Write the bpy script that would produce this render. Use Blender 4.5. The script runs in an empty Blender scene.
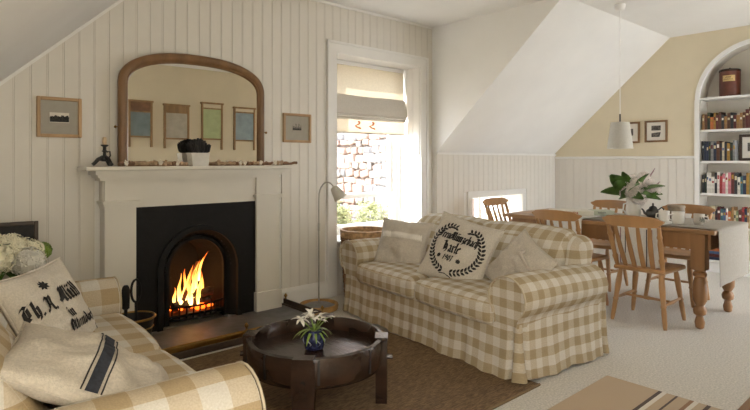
import bpy, math, random
from mathutils import Vector, Matrix, noise
PI = math.pi
random.seed(7)
S = bpy.context.scene
COL = S.collection

# ------------------------------------------------------------------ camera, sky, sun, exposure
cam = bpy.data.objects.new('camera', bpy.data.cameras.new('camera'))
COL.objects.link(cam)
cam.location = (0, 0, 1.30)
cam.rotation_euler = (PI/2, 0, math.radians(48.16 - 90))
cam.data.sensor_width = 36
cam.data.lens = 541.7*36/750
cam.data.shift_y = -44/750
cam.data.clip_start = 0.05
S.camera = cam
w = bpy.data.worlds.new('sky'); S.world = w; w.use_nodes = True
bg = w.node_tree.nodes['Background']
bg.inputs['Color'].default_value = (0.91, 0.97, 1.05, 1)
bg.inputs['Strength'].default_value = 3.0
sun = bpy.data.objects.new('sun', bpy.data.lights.new('sun', 'SUN'))
COL.objects.link(sun)
sun.data.energy = 9.0
sun.data.angle = 0.012
sun.data.color = (1.0, 0.98, 0.95)
sun.rotation_euler = Vector((0.62, -0.52, -0.56)).to_track_quat('-Z', 'Y').to_euler()
vs = S.view_settings
vs.view_transform = 'Standard'; vs.look = 'None'; vs.gamma = 1.0; vs.use_curve_mapping = False
vs.exposure = 1.42

# ------------------------------------------------------------------ materials
def lin(c):
    return tuple(((x/255)/12.92 if x/255 <= 0.04045 else (((x/255)+0.055)/1.055)**2.4) for x in c)
def mat(name, rgb, rough=0.6, var=0.08, scale=18, bump=0.0, bscale=None, metal=0.0, stretch=None, spec=None, rgb2=None, thr=(0.35, 0.65)):
    m = bpy.data.materials.new(name); m.use_nodes = True
    nt = m.node_tree; b = nt.nodes['Principled BSDF']
    b.inputs['Roughness'].default_value = rough; b.inputs['Metallic'].default_value = metal
    if spec is not None: b.inputs['Specular IOR Level'].default_value = spec
    tc = nt.nodes.new('ShaderNodeTexCoord'); mp = nt.nodes.new('ShaderNodeMapping')
    nt.links.new(tc.outputs['Object'], mp.inputs['Vector'])
    if stretch: mp.inputs['Scale'].default_value = stretch
    n = nt.nodes.new('ShaderNodeTexNoise'); n.inputs['Scale'].default_value = scale; n.inputs['Detail'].default_value = 4
    nt.links.new(mp.outputs['Vector'], n.inputs['Vector'])
    r = nt.nodes.new('ShaderNodeValToRGB')
    a = lin(rgb)
    d = lin(rgb2) if rgb2 else tuple(x*(1-var) for x in a)
    u = a if rgb2 else tuple(min(1, x*(1+var)) for x in a)
    r.color_ramp.elements[0].position = thr[0]; r.color_ramp.elements[1].position = thr[1]
    r.color_ramp.elements[0].color = (*d, 1); r.color_ramp.elements[1].color = (*u, 1)
    nt.links.new(n.outputs['Fac'], r.inputs['Fac']); nt.links.new(r.outputs['Color'], b.inputs['Base Color'])
    if bump:
        n2 = nt.nodes.new('ShaderNodeTexNoise'); n2.inputs['Scale'].default_value = bscale or scale*4; n2.inputs['Detail'].default_value = 3
        nt.links.new(mp.outputs['Vector'], n2.inputs['Vector'])
        bp = nt.nodes.new('ShaderNodeBump'); bp.inputs['Strength'].default_value = bump; bp.inputs['Distance'].default_value = 0.01
        nt.links.new(n2.outputs['Fac'], bp.inputs['Height']); nt.links.new(bp.outputs['Normal'], b.inputs['Normal'])
    return m
def emit(name, rgb, strength):
    m = bpy.data.materials.new(name); m.use_nodes = True
    b = m.node_tree.nodes['Principled BSDF']
    b.inputs['Base Color'].default_value = (*lin(rgb), 1)
    b.inputs['Emission Color'].default_value = (*lin(rgb), 1); b.inputs['Emission Strength'].default_value = strength
    return m
def gingham(name, period, light, mid, dark):
    m = bpy.data.materials.new(name); m.use_nodes = True
    nt = m.node_tree; b = nt.nodes['Principled BSDF']; b.inputs['Roughness'].default_value = 0.9
    b.inputs['Specular IOR Level'].default_value = 0.15
    uv = nt.nodes.new('ShaderNodeUVMap'); sp = nt.nodes.new('ShaderNodeSeparateXYZ')
    nt.links.new(uv.outputs['UV'], sp.inputs[0])
    def band(o, k):
        a = nt.nodes.new('ShaderNodeMath'); a.operation = 'MULTIPLY'; a.inputs[1].default_value = 1/period
        f = nt.nodes.new('ShaderNodeMath'); f.operation = 'FRACT'
        l = nt.nodes.new('ShaderNodeMath'); l.operation = 'LESS_THAN'; l.inputs[1].default_value = 0.5
        g = nt.nodes.new('ShaderNodeMath'); g.operation = 'MULTIPLY'; g.inputs[1].default_value = k
        nt.links.new(o, a.inputs[0]); nt.links.new(a.outputs[0], f.inputs[0]); nt.links.new(f.outputs[0], l.inputs[0]); nt.links.new(l.outputs[0], g.inputs[0])
        return g.outputs[0]
    s = nt.nodes.new('ShaderNodeMath'); s.operation = 'ADD'
    nt.links.new(band(sp.outputs[0], 0.42), s.inputs[0]); nt.links.new(band(sp.outputs[1], 0.58), s.inputs[1])
    r = nt.nodes.new('ShaderNodeValToRGB')
    e = r.color_ramp.elements
    e[0].position = 0.0; e[0].color = (*lin(light), 1); e[1].position = 1.0; e[1].color = (*lin(dark), 1)
    k = e.new(0.5); k.color = (*lin(mid), 1)
    nt.links.new(s.outputs[0], r.inputs['Fac'])
    n = nt.nodes.new('ShaderNodeTexNoise'); n.inputs['Scale'].default_value = 160; n.inputs['Detail'].default_value = 2
    mx = nt.nodes.new('ShaderNodeMix'); mx.data_type = 'RGBA'; mx.blend_type = 'OVERLAY'; mx.inputs[0].default_value = 0.25
    nt.links.new(uv.outputs['UV'], n.inputs['Vector'])
    nt.links.new(r.outputs['Color'], mx.inputs[6]); nt.links.new(n.outputs['Fac'], mx.inputs[7])
    nt.links.new(mx.outputs[2], b.inputs['Base Color'])
    tc = nt.nodes.new('ShaderNodeTexCoord')
    n2 = nt.nodes.new('ShaderNodeTexNoise'); n2.inputs['Scale'].default_value = 7; n2.inputs['Detail'].default_value = 3
    nt.links.new(tc.outputs['Object'], n2.inputs['Vector'])
    bp = nt.nodes.new('ShaderNodeBump'); bp.inputs['Strength'].default_value = 0.35; bp.inputs['Distance'].default_value = 0.03
    nt.links.new(n2.outputs['Fac'], bp.inputs['Height']); nt.links.new(bp.outputs['Normal'], b.inputs['Normal'])
    return m
def stripes(name, axis, spans, base, rough=0.95, bump=0.3):
    """flat woven stripes: spans = list of (position, colour) up to 30 along object axis, constant ramp over 0..1 metre"""
    m = mat(name, base, rough, 0.06, 60, bump, 240)
    nt = m.node_tree; b = nt.nodes['Principled BSDF']
    tc = nt.nodes.new('ShaderNodeTexCoord'); sp = nt.nodes.new('ShaderNodeSeparateXYZ')
    nt.links.new(tc.outputs['Object'], sp.inputs[0])
    r = nt.nodes.new('ShaderNodeValToRGB'); r.color_ramp.interpolation = 'CONSTANT'
    e = r.color_ramp.elements
    while len(e) > 1: e.remove(e[-1])
    e[0].position = 0; e[0].color = (*lin(base), 1)
    for p, c in spans:
        q = e.new(p); q.color = (*lin(c), 1)
    nt.links.new(sp.outputs[axis], r.inputs['Fac'])
    nt.links.new(r.outputs['Color'], b.inputs['Base Color'])
    return m

M = {}
M['board'] = mat('painted_board', (222, 216, 206), 0.45, 0.02, 6)
M['white'] = mat('white_paint', (235, 232, 227), 0.4, 0.015, 5)
M['surround'] = mat('surround_paint', (218, 212, 200), 0.4, 0.02, 5)
M['plaster'] = mat('white_plaster', (240, 238, 234), 0.85, 0.015, 3, 0.05, 30)
M['yellow'] = mat('yellow_plaster', (219, 206, 178), 0.85, 0.025, 3, 0.05, 30)
M['alcove'] = mat('alcove_paint', (216, 208, 194), 0.7, 0.02, 4)
M['carpet'] = mat('carpet', (212, 205, 194), 1.0, 0.16, 90, 0.6, 300)
M['jute'] = mat('jute_rug', (150, 121, 86), 1.0, 0.45, 30, 0.9, 60, stretch=(1, 9, 1), rgb2=(92, 70, 48))
M['binding'] = mat('rug_binding', (120, 98, 68), 0.9, 0.1, 40)
M['oak'] = mat('oak_frame', (180, 146, 108), 0.5, 0.14, 10, 0.1, 60, stretch=(1, 1, .15))
M['mirrorwood'] = mat('mirror_wood', (122, 90, 58), 0.4, 0.25, 9, 0.1, 50, stretch=(1, 1, .25))
M['pine'] = mat('pine', (168, 126, 82), 0.38, 0.18, 7, 0.05, 40, stretch=(1, 1, .12))
M['tablepine'] = mat('table_pine', (146, 106, 68), 0.4, 0.25, 7, 0.08, 40, stretch=(1, 1, .15))
M['tabletop'] = mat('table_top_pine', (156, 116, 76), 0.35, 0.25, 7, 0.06, 40, stretch=(1, .1, 1))
M['darkwood'] = mat('dark_wood', (50, 35, 27), 0.22, 0.4, 8, 0.35, 30, stretch=(1, .3, 1))
M['iron'] = mat('cast_iron', (20, 19, 19), 0.6, 0.2, 20, 0.15, 60, spec=.25)
M['soot'] = mat('soot', (12, 10, 9), 0.95, 0.4, 14, 0.3)
M['slate'] = mat('slate', (98, 96, 96), 0.5, 0.25, 9, 0.25, 30)
M['brass'] = mat('brass', (150, 118, 66), 0.35, 0.15, 20, metal=1.0)
M['steel'] = mat('brushed_steel', (190, 186, 178), 0.3, 0.05, 20, metal=1.0)
M['black'] = mat('black_paint', (24, 22, 22), 0.5, 0.2, 30, 0.2)
M['linen'] = mat('linen', (204, 195, 181), 0.95, 0.1, 120, 0.5, 260)
M['linen2'] = mat('linen_grey', (194, 184, 169), 0.95, 0.1, 120, 0.5, 260)
M['linenpale'] = mat('linen_pale', (212, 203, 189), 0.95, 0.08, 120, 0.5, 260)
M['ink'] = mat('print_ink', (42, 39, 39), 0.95, 0.25, 80)
M['navy'] = mat('woven_navy', (40, 43, 52), 0.95, 0.25, 80)
M['lace'] = mat('lace', (238, 232, 222), 0.95, 0.06, 150, 0.6, 200)
M['piping'] = mat('piping', (192, 178, 153), 0.9, 0.06, 60)
M['check'] = gingham('gingham_tan', 0.108, (206, 199, 187), (187, 174, 152), (164, 146, 116))
M['check2'] = gingham('gingham_sand', 0.18, (202, 196, 186), (188, 173, 150), (168, 148, 117))
M['runner'] = mat('runner_linen', (166, 158, 146), 0.95, 0.07, 90, 0.4, 220)
M['towel'] = stripes('tea_towel', 1, [(0.14, (150, 120, 118)), (0.145, (232, 228, 222)), (.2, (120, 130, 150)), (.206, (232, 228, 222)), (.3, (150, 120, 118)), (.305, (232, 228, 222))], (232, 228, 222))
M['clothwhite'] = mat('white_cloth', (230, 226, 219), 0.95, 0.04, 60, 0.3, 150)
M['ceramic'] = mat('ceramic', (205, 196, 182), 0.25, 0.06, 10)
M['ceramic2'] = mat('ceramic_white', (225, 219, 208), 0.25, 0.04, 10)
M['pewter'] = mat('pewter', (92, 90, 88), 0.3, 0.15, 14, metal=0.8)
M['stoneware'] = mat('stoneware', (150, 132, 108), 0.5, 0.15, 14)
M['leaf'] = mat('leaf', (78, 108, 46), 0.45, 0.35, 12)
M['leaf2'] = mat('leaf_bright', (122, 148, 62), 0.45, 0.3, 12)
M['stem'] = mat('stem', (96, 104, 62), 0.6, 0.2, 20)
M['petalpink'] = mat('petal_mauve', (232, 222, 214), 0.7, 0.18, 60)
M['spike'] = mat('spike_mauve', (150, 118, 122), 0.7, 0.2, 60)
M['petalcream'] = mat('petal_cream', (238, 232, 206), 0.7, 0.10, 40)
M['petalwhite'] = mat('petal_white', (232, 228, 218), 0.6, 0.06, 20)
M['blueglaze'] = mat('blue_white_glaze', (58, 66, 110), 0.18, 0.3, 55, rgb2=(24, 28, 60), thr=(.45, .6))
M['whiteglaze'] = mat('glaze_pattern', (150, 156, 178), 0.2, 0.1, 30)
M['wicker'] = mat('wicker', (128, 92, 58), 0.7, 0.35, 30, 0.4, 60)
M['wickerlight'] = mat('wicker_rim', (176, 140, 98), 0.7, 0.3, 30, 0.4, 60)
M['tray'] = mat('tray_wood', (176, 136, 82), 0.5, 0.2, 14)
M['slatedisc'] = mat('grey_disc', (120, 118, 114), 0.5, 0.15, 14)
M['candle'] = mat('candle_wax', (206, 180, 148), 0.5, 0.05, 10)
M['greytin'] = mat('white_tin', (206, 202, 194), 0.45, 0.06, 14)
M['matgrey'] = mat('mount_grey', (168, 162, 150), 0.9, 0.03, 20)
M['matwhite'] = mat('mount_white', (224, 218, 206), 0.9, 0.02, 20)
M['photo'] = mat('old_photo', (120, 112, 102), 0.7, 0.5, 60, rgb2=(40, 38, 36))
M['photodark'] = mat('old_photo_dark', (58, 55, 52), 0.7, 0.5, 90, rgb2=(24, 23, 22))
M['drift'] = mat('driftwood', (176, 148, 120), 0.85, 0.25, 40, 0.4)
M['drift2'] = mat('driftwood_dark', (128, 96, 72), 0.85, 0.25, 40, 0.4)
M['shell'] = mat('shell', (222, 212, 196), 0.5, 0.1, 40)
M['blind'] = mat('blind_linen', (214, 202, 182), 0.95, 0.16, 70, 0.4, 160, rgb2=(188, 174, 152))
M['blind2'] = mat('blind_fold', (206, 199, 188), 0.95, 0.06, 120, 0.3, 220)
M['orange'] = mat('stitched_orange', (206, 130, 96), 0.9, 0.1, 60)
M['stoneA'] = mat('stone_grey', (112, 106, 102), 0.9, 0.22, 9, 0.5, 30)
M['stoneB'] = mat('stone_rose', (122, 100, 90), 0.9, 0.2, 9, 0.5, 30)
M['stoneC'] = mat('stone_dark', (86, 84, 85), 0.9, 0.25, 9, 0.5, 30)
M['mortar'] = mat('mortar', (106, 94, 86), 0.95, 0.12, 20, 0.4)
M['gravel'] = mat('garden_ground', (150, 140, 118), 1.0, 0.3, 30, 0.5)
M['hedge'] = mat('shrub_leaf', (142, 146, 104), 0.6, 0.35, 20)
M['log'] = mat('charred_log', (46, 32, 24), 0.9, 0.6, 25, 0.6)
M['bark'] = mat('log_bark', (110, 70, 40), 0.9, 0.4, 25, 0.6)
M['ember'] = emit('ember', (255, 92, 20), 2.0)
M['tinred'] = mat('tin_brown', (98, 52, 36), 0.35, 0.15, 12)
M['label'] = mat('paper_label', (206, 176, 118), 0.8, 0.08, 40)
M['pagecol'] = mat('page_edges', (214, 200, 170), 0.9, 0.1, 100)
M['boxlid'] = mat('box_white', (220, 214, 200), 0.6, 0.03, 20)
M['boxgreen'] = mat('box_green', (176, 178, 154), 0.6, 0.05, 20)
M['boxred'] = mat('box_red', (178, 86, 72), 0.6, 0.05, 20)
M['boxgrey'] = mat('box_grey', (128, 128, 118), 0.6, 0.05, 20)
M['zinc'] = mat('zinc_panel', (150, 164, 168), 0.4, 0.12, 8, metal=0.3)
M['glassgreen'] = mat('green_glass_panel', (186, 196, 146), 0.3, 0.08, 8)
M['zincblue'] = mat('blue_grey_panel', (128, 142, 142), 0.4, 0.12, 8)
M['zincpale'] = mat('pale_panel', (186, 178, 160), 0.4, 0.1, 8)
M['washwood'] = mat('washboard_wood', (150, 118, 78), 0.6, 0.2, 12, 0.1, 60, stretch=(1, 1, .2))
M['washwooddark'] = mat('washboard_rail', (128, 92, 64), 0.6, 0.2, 12)
M['chalk'] = mat('slate_board', (38, 37, 38), 0.7, 0.2, 30)
M['darkframe'] = mat('dark_frame', (60, 46, 36), 0.5, 0.2, 20)
M['chalkmark'] = mat('chalk_mark', (96, 102, 104), 0.9, 0.1, 60)
M['benchwood'] = mat('bench_wood', (112, 78, 44), 0.4, 0.2, 8, stretch=(.2, 1, 1))

def glass_mat():
    m = bpy.data.materials.new('window_glass'); m.use_nodes = True
    nt = m.node_tree; nt.nodes.clear()
    o = nt.nodes.new('ShaderNodeOutputMaterial'); t = nt.nodes.new('ShaderNodeBsdfTransparent'); g = nt.nodes.new('ShaderNodeBsdfGlossy')
    g.inputs['Roughness'].default_value = 0.02
    mx = nt.nodes.new('ShaderNodeMixShader'); mx.inputs[0].default_value = 0.05
    nt.links.new(t.outputs[0], mx.inputs[1]); nt.links.new(g.outputs[0], mx.inputs[2]); nt.links.new(mx.outputs[0], o.inputs[0])
    return m
M['glass'] = glass_mat()
def mirror_mat():
    m = bpy.data.materials.new('mirror_glass'); m.use_nodes = True
    b = m.node_tree.nodes['Principled BSDF']
    b.inputs['Metallic'].default_value = 1; b.inputs['Roughness'].default_value = 0.01; b.inputs['Base Color'].default_value = (.9, .89, .86, 1)
    return m
M['mirror'] = mirror_mat()
def translucent(name, rgb, rough=0.9, f=0.4):
    m = mat(name, rgb, rough, 0.05, 60)
    nt = m.node_tree; b = nt.nodes['Principled BSDF']; o = nt.nodes['Material Output']
    t = nt.nodes.new('ShaderNodeBsdfTranslucent'); t.inputs[0].default_value = (*lin(rgb), 1)
    mx = nt.nodes.new('ShaderNodeMixShader'); mx.inputs[0].default_value = f
    nt.links.new(b.outputs[0], mx.inputs[1]); nt.links.new(t.outputs[0], mx.inputs[2]); nt.links.new(mx.outputs[0], o.inputs[0])
    return m
M['shade'] = translucent('lamp_shade_white', (226, 222, 212))
M['blindup'] = translucent('blind_upper', (200, 187, 164), 0.9, .22)
M['blindsheer'] = translucent('blind_sheer', (226, 216, 200), 0.9, 0.5)
def flame_mat():
    m = bpy.data.materials.new('flame'); m.use_nodes = True
    nt = m.node_tree; nt.nodes.clear()
    o = nt.nodes.new('ShaderNodeOutputMaterial'); e = nt.nodes.new('ShaderNodeEmission'); t = nt.nodes.new('ShaderNodeBsdfTransparent')
    tc = nt.nodes.new('ShaderNodeTexCoord'); sp = nt.nodes.new('ShaderNodeSeparateXYZ'); nt.links.new(tc.outputs['Generated'], sp.inputs[0])
    n = nt.nodes.new('ShaderNodeTexNoise'); n.inputs['Scale'].default_value = 9; n.inputs['Detail'].default_value = 3
    mp = nt.nodes.new('ShaderNodeMapping'); mp.inputs['Scale'].default_value = (1, 1, .35)
    nt.links.new(tc.outputs['Object'], mp.inputs[0]); mp.inputs['Scale'].default_value = (3, 3, 1); nt.links.new(mp.outputs[0], n.inputs['Vector'])
    ad = nt.nodes.new('ShaderNodeMath'); ad.operation = 'MULTIPLY_ADD'; ad.inputs[1].default_value = 0.55
    sb = nt.nodes.new('ShaderNodeMath'); sb.operation = 'SUBTRACT'; sb.inputs[1].default_value = 0.5
    nt.links.new(n.outputs['Fac'], sb.inputs[0]); nt.links.new(sb.outputs[0], ad.inputs[0]); nt.links.new(sp.outputs[2], ad.inputs[2]); ad.inputs[1].default_value = 1.1
    r = nt.nodes.new('ShaderNodeValToRGB'); el = r.color_ramp.elements
    el[0].position = 0.0; el[0].color = (1, .62, .2, 1); el[1].position = 1; el[1].color = (.75, .1, .01, 1)
    k = el.new(.45); k.color = (1, .42, .07, 1)
    nt.links.new(ad.outputs[0], r.inputs[0]); nt.links.new(r.outputs[0], e.inputs[0]); e.inputs[1].default_value = 2.1
    mr = nt.nodes.new('ShaderNodeMapRange'); mr.inputs[1].default_value = .25; mr.inputs[2].default_value = 1.05; mr.inputs[3].default_value = .12; mr.inputs[4].default_value = .8
    nt.links.new(ad.outputs[0], mr.inputs[0])
    mx = nt.nodes.new('ShaderNodeMixShader')
    nt.links.new(mr.outputs[0], mx.inputs[0]); nt.links.new(e.outputs[0], mx.inputs[1]); nt.links.new(t.outputs[0], mx.inputs[2]); nt.links.new(mx.outputs[0], o.inputs[0])
    return m
M['flame'] = flame_mat()

# ------------------------------------------------------------------ mesh helpers
class MB:
    def __init__(s): s.v = []; s.f = []; s.uv = []; s.mi = []
    def add(s, vs, fs, uvs=None, mi=0):
        o = len(s.v); s.v += [tuple(p) for p in vs]
        for i, f in enumerate(fs):
            s.f.append(tuple(o+k for k in f)); s.uv.append(uvs[i] if uvs else None); s.mi.append(mi)
        return s
    def box(s, x0, x1, y0, y1, z0, z1, mi=0):
        return s.add([(x0,y0,z0),(x1,y0,z0),(x1,y1,z0),(x0,y1,z0),(x0,y0,z1),(x1,y0,z1),(x1,y1,z1),(x0,y1,z1)],
                     [(0,3,2,1),(4,5,6,7),(0,1,5,4),(1,2,6,5),(2,3,7,6),(3,0,4,7)], None, mi)
    def rbox(s, c, h, r, n=3, fn=None, seg=4):
        """rounded box: centre c, half sizes h, corner radius r; fn(point, unit point) bends it"""
        ax = []
        for k in range(3):
            a = []
            rr = min(r, h[k]*.999)
            for i in range(n+1): a.append(-h[k] + rr*(1-math.cos(i/n*PI/2)) if False else -h[k]+rr*i/n)
            for i in range(1, seg): a.append(-(h[k]-rr) + 2*(h[k]-rr)*i/seg)
            for i in range(n+1): a.append(h[k]-rr+rr*i/n)
            ax.append(a)
        def proj(p):
            q = [max(-(h[k]-min(r,h[k]*.999)), min(h[k]-min(r,h[k]*.999), p[k])) for k in range(3)]
            d = Vector([p[k]-q[k] for k in range(3)])
            if d.length > 1e-9: d = d.normalized()*r
            o = Vector(q)+d
            for k in range(3): o[k] = max(-h[k], min(h[k], o[k]))
            if fn: o = fn(o, Vector((o[0]/h[0], o[1]/h[1], o[2]/h[2])))
            return (o[0]+c[0], o[1]+c[1], o[2]+c[2])
        for k in range(3):
            i, j = (k+1) % 3, (k+2) % 3
            for sg in (-1, 1):
                vs = []; A, B = ax[i], ax[j]
                for a in A:
                    for b in B:
                        p = [0, 0, 0]; p[k] = sg*h[k]; p[i] = a; p[j] = b
                        vs.append(proj(p))
                fs = []
                nb = len(B)
                for a in range(len(A)-1):
                    for b in range(nb-1):
                        q = (a*nb+b, (a+1)*nb+b, (a+1)*nb+b+1, a*nb+b+1)
                        fs.append(q if sg > 0 else q[::-1])
                s.add(vs, fs)
        return s
    def prism(s, poly, axis, a0, a1, mi=0):
        """poly: 2-D outline, extruded along axis (0 x: poly=(y,z); 1 y: poly=(x,z); 2 z: poly=(x,y))"""
        n = len(poly); vs = []
        for a in (a0, a1):
            for p, q in poly: vs.append((a, p, q) if axis == 0 else (p, a, q) if axis == 1 else (p, q, a))
        fs = [tuple(range(n-1, -1, -1)), tuple(range(n, 2*n))] + [(i, (i+1) % n, n+(i+1) % n, n+i) for i in range(n)]
        return s.add(vs, fs, None, mi)
    def lathe(s, prof, n=24, c=(0, 0, 0), caps=True, mi=0, sx=1, sy=1):
        vs = []; fs = []
        for r, z in prof:
            for i in range(n):
                a = 2*PI*i/n; vs.append((c[0]+r*math.cos(a)*sx, c[1]+r*math.sin(a)*sy, c[2]+z))
        for k in range(len(prof)-1):
            for i in range(n):
                j = (i+1) % n; fs.append((k*n+i, k*n+j, (k+1)*n+j, (k+1)*n+i))
        if caps:
            fs.append(tuple(range(n-1, -1, -1))); o = (len(prof)-1)*n; fs.append(tuple(range(o, o+n)))
        return s.add(vs, fs, None, mi)
    def tube(s, pts, r, n=8, closed=False, caps=True, mi=0, flat=1.0):
        pts = [Vector(p) for p in pts]; m = len(pts)
        rs = r if isinstance(r, (list, tuple)) else [r]*m
        t = []
        for i in range(m):
            a = pts[i-1] if (i or closed) else pts[0]; b = pts[(i+1) % m] if (i < m-1 or closed) else pts[-1]
            d = b-a; t.append(d.normalized() if d.length > 1e-9 else Vector((0, 0, 1)))
        u = t[0].orthogonal().normalized()
        vs = []
        for i in range(m):
            u = (u - t[i]*u.dot(t[i]))
            u = u.normalized() if u.length > 1e-6 else t[i].orthogonal().normalized()
            wv = t[i].cross(u)
            for k in range(n):
                a = 2*PI*k/n; vs.append(pts[i] + (u*math.cos(a) + wv*math.sin(a)*flat)*rs[i])
        fs = []
        for i in range(m if closed else m-1):
            for k in range(n):
                j = (k+1) % n; i2 = (i+1) % m
                fs.append((i*n+k, i*n+j, i2*n+j, i2*n+k))
        if caps and not closed:
            fs.append(tuple(range(n-1, -1, -1))); fs.append(tuple(range((m-1)*n, m*n)))
        return s.add(vs, fs, None, mi)
    def grid(s, fn, nu, nv, uvfn=None, flip=False, wrap=False, mi=0):
        vs = [fn(i/nu, j/nv) for i in range(nu+1) for j in range(nv+1)]
        fs = []; uvs = []
        for i in range(nu):
            for j in range(nv):
                q = [(i, j), (i+1, j), (i+1, j+1), (i, j+1)]
                if flip: q = q[::-1]
                fs.append(tuple(a*(nv+1)+b for a, b in q))
                if uvfn: uvs.append([uvfn(a/nu, b/nv) for a, b in q])
        return s.add(vs, fs, uvs if uvfn else None, mi)
    def xf(s, m):
        s.v = [tuple(m @ Vector(p)) for p in s.v]; return s
    def join(s, o, m=None):
        vs = [tuple(m @ Vector(p)) for p in o.v] if m else o.v
        k = len(s.v); s.v += vs
        s.f += [tuple(k+i for i in f) for f in o.f]; s.uv += o.uv; s.mi += o.mi
        return s
    def mesh(s, name, mats, smooth=False, boxuv=False, weld=False, sharp=40):
        me = bpy.data.meshes.new(name); me.from_pydata(s.v, [], s.f)
        for m in (mats if isinstance(mats, (list, tuple)) else [mats]): me.materials.append(M[m] if isinstance(m, str) else m)
        me.polygons.foreach_set('material_index', s.mi)
        if boxuv or any(u is not None for u in s.uv):
            ly = me.uv_layers.new(name='UVMap')
            for p, u in zip(me.polygons, s.uv):
                if u is not None:
                    for li, c in zip(p.loop_indices, u): ly.data[li].uv = c
                else:
                    nn = p.normal; a = max(range(3), key=lambda k: abs(nn[k]))
                    for li in p.loop_indices:
                        co = me.vertices[me.loops[li].vertex_index].co
                        ly.data[li].uv = (co[1], co[2]) if a == 0 else (co[0], co[2]) if a == 1 else (co[0], co[1])
        if weld:
            import bmesh
            bm = bmesh.new(); bm.from_mesh(me); bmesh.ops.remove_doubles(bm, verts=bm.verts, dist=1e-5)
            bmesh.ops.recalc_face_normals(bm, faces=bm.faces); bm.to_mesh(me); bm.free()
        if smooth:
            me.polygons.foreach_set('use_smooth', [True]*len(me.polygons))
            try: me.set_sharp_from_angle(angle=math.radians(sharp))
            except Exception: pass
        me.update(); return me
    def build(s, name, mats, parent=None, smooth=False, boxuv=False, weld=False, sharp=40):
        o = bpy.data.objects.new(name, s.mesh(name, mats, smooth, boxuv, weld, sharp)); COL.objects.link(o)
        if parent: o.parent = parent
        return o
def tag(o, label=None, cat=None, group=None, kind=None):
    if label: o['label'] = label
    if cat: o['category'] = cat
    if group: o['group'] = group
    if kind: o['kind'] = kind
    return o
def empty(name, loc=(0, 0, 0), rz=0, label=None, cat=None, group=None, kind=None):
    o = bpy.data.objects.new(name, None); COL.objects.link(o); o.empty_display_size = .05
    o.location = loc; o.rotation_euler = (0, 0, rz)
    return tag(o, label, cat, group, kind)
def inst(name, me, parent=None, loc=(0, 0, 0), rot=(0, 0, 0), sc=(1, 1, 1)):
    o = bpy.data.objects.new(name, me); COL.objects.link(o); o.location = loc; o.rotation_euler = rot; o.scale = sc
    if parent: o.parent = parent
    return o
def copy_tree(o, parent=None):
    c = o.copy(); COL.objects.link(c); c.parent = parent
    for ch in list(o.children): copy_tree(ch, c)
    return c
def struct(name, mb, m, label=None, smooth=False):
    return tag(mb.build(name, m, None, smooth), label, None, None, 'structure')
def sq(poly_r, z0, z1): return [(poly_r, z0), (poly_r, z1)]
ORD = ['first', 'second', 'third', 'fourth', 'fifth', 'sixth', 'seventh', 'eighth', 'ninth', 'tenth', 'eleventh', 'twelfth', 'thirteenth',
       'fourteenth', 'fifteenth', 'sixteenth', 'seventeenth', 'eighteenth', 'nineteenth', 'twentieth', 'twenty-first', 'twenty-second',
       'twenty-third', 'twenty-fourth', 'twenty-fifth', 'twenty-sixth', 'twenty-seventh', 'twenty-eighth', 'twenty-ninth', 'thirtieth']

# ------------------------------------------------------------------ the room
CE = 2.815            # ceiling height
WY = 4.15             # face of the fireplace wall
KY = 4.08             # face of the knee wall
CX_ = 4.59            # dormer cheek
YX = 7.142            # yellow wall
PIT = 0.927
def zslope(x): return min(CE, 1.80 + (x-0.52)*PIT)
struct('floor', MB().box(-2.5, 8.2, -3.2, 5.0, -.1, 0), 'carpet', 'pale beige fitted carpet across the whole room')
struct('ceiling', MB().box(.2, 7.6, -.6, WY+.05, CE, CE+.12), 'plaster', 'flat white plaster ceiling above the sitting area')
# sloping ceiling by the fireplace (its line runs a little off square)
dx = -.13
def sl(x, y): return x + dx*(WY-y)
mb = MB(); T = .1
ya, yb = WY+.05, .30
xs0, xs1 = -.40, 1.615
P = []
for y in (ya, yb):
    P += [(sl(xs0, y), y, 1.80+(xs0-.52)*PIT), (sl(xs1, y), y, CE), (sl(xs1, y), y, CE+T), (sl(xs0, y), y, 1.80+(xs0-.52)*PIT+T)]
mb.add(P, [(3, 2, 1, 0), (4, 5, 6, 7), (0, 1, 5, 4), (1, 2, 6, 5), (2, 3, 7, 6), (3, 0, 4, 7)])
struct('ceiling_slope', mb, 'plaster', 'sloping plaster ceiling running down beside the fireplace wall')
mb = MB()
mb.add([(sl(xs0, y)+q, y, z) for y in (ya, -.6) for q, z in ((0, 0), (0, 1.0), (-.1, 1.0), (-.1, 0))], [(0, 1, 2, 3), (7, 6, 5, 4), (0, 4, 5, 1), (1, 5, 6, 2), (2, 6, 7, 3), (3, 7, 4, 0)])
struct('wall_left', mb, 'plaster', 'low plaster knee wall behind the sofa under the slope')
# fireplace wall, with openings for the window and the fire
W0, W1, WZ0, WZ1 = 3.21, 4.387, .53, 2.343
mb = MB(); y0, y1 = WY+.012, WY+.40
mb.box(-1.2, 1.53, y0, y1, 0, CE+.1); mb.box(1.53, 2.09, y0, y1, .85, CE+.1); mb.box(2.09, W0, y0, y1, 0, CE+.1)
mb.box(W0, W1, y0, y1, WZ1, CE+.1); mb.box(W0, W1, y0, y1, 0, WZ0-.03); mb.box(W1, CX_+.05, y0, y1, 0, CE+.1)
mb.box(1.40, 2.16, y1, y1+.05, 0, 1.0)
wall = struct('wall_fireplace', mb, 'white', 'painted tongue and groove wall behind the fireplace')
BW = .0955
def board_poly(wd):
    t = .013
    return [(0.0002, 0), (wd-.0002, 0), (wd-.0002, -t+.0035), (wd-.0022, -t), (wd-.009, -t), (wd-.0105, -t+.002), (wd-.012, -t), (.0022, -t), (.0002, -t+.0035)]
unit = MB().prism(board_poly(BW), 2, 0, 1).mesh('board', 'board')
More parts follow.
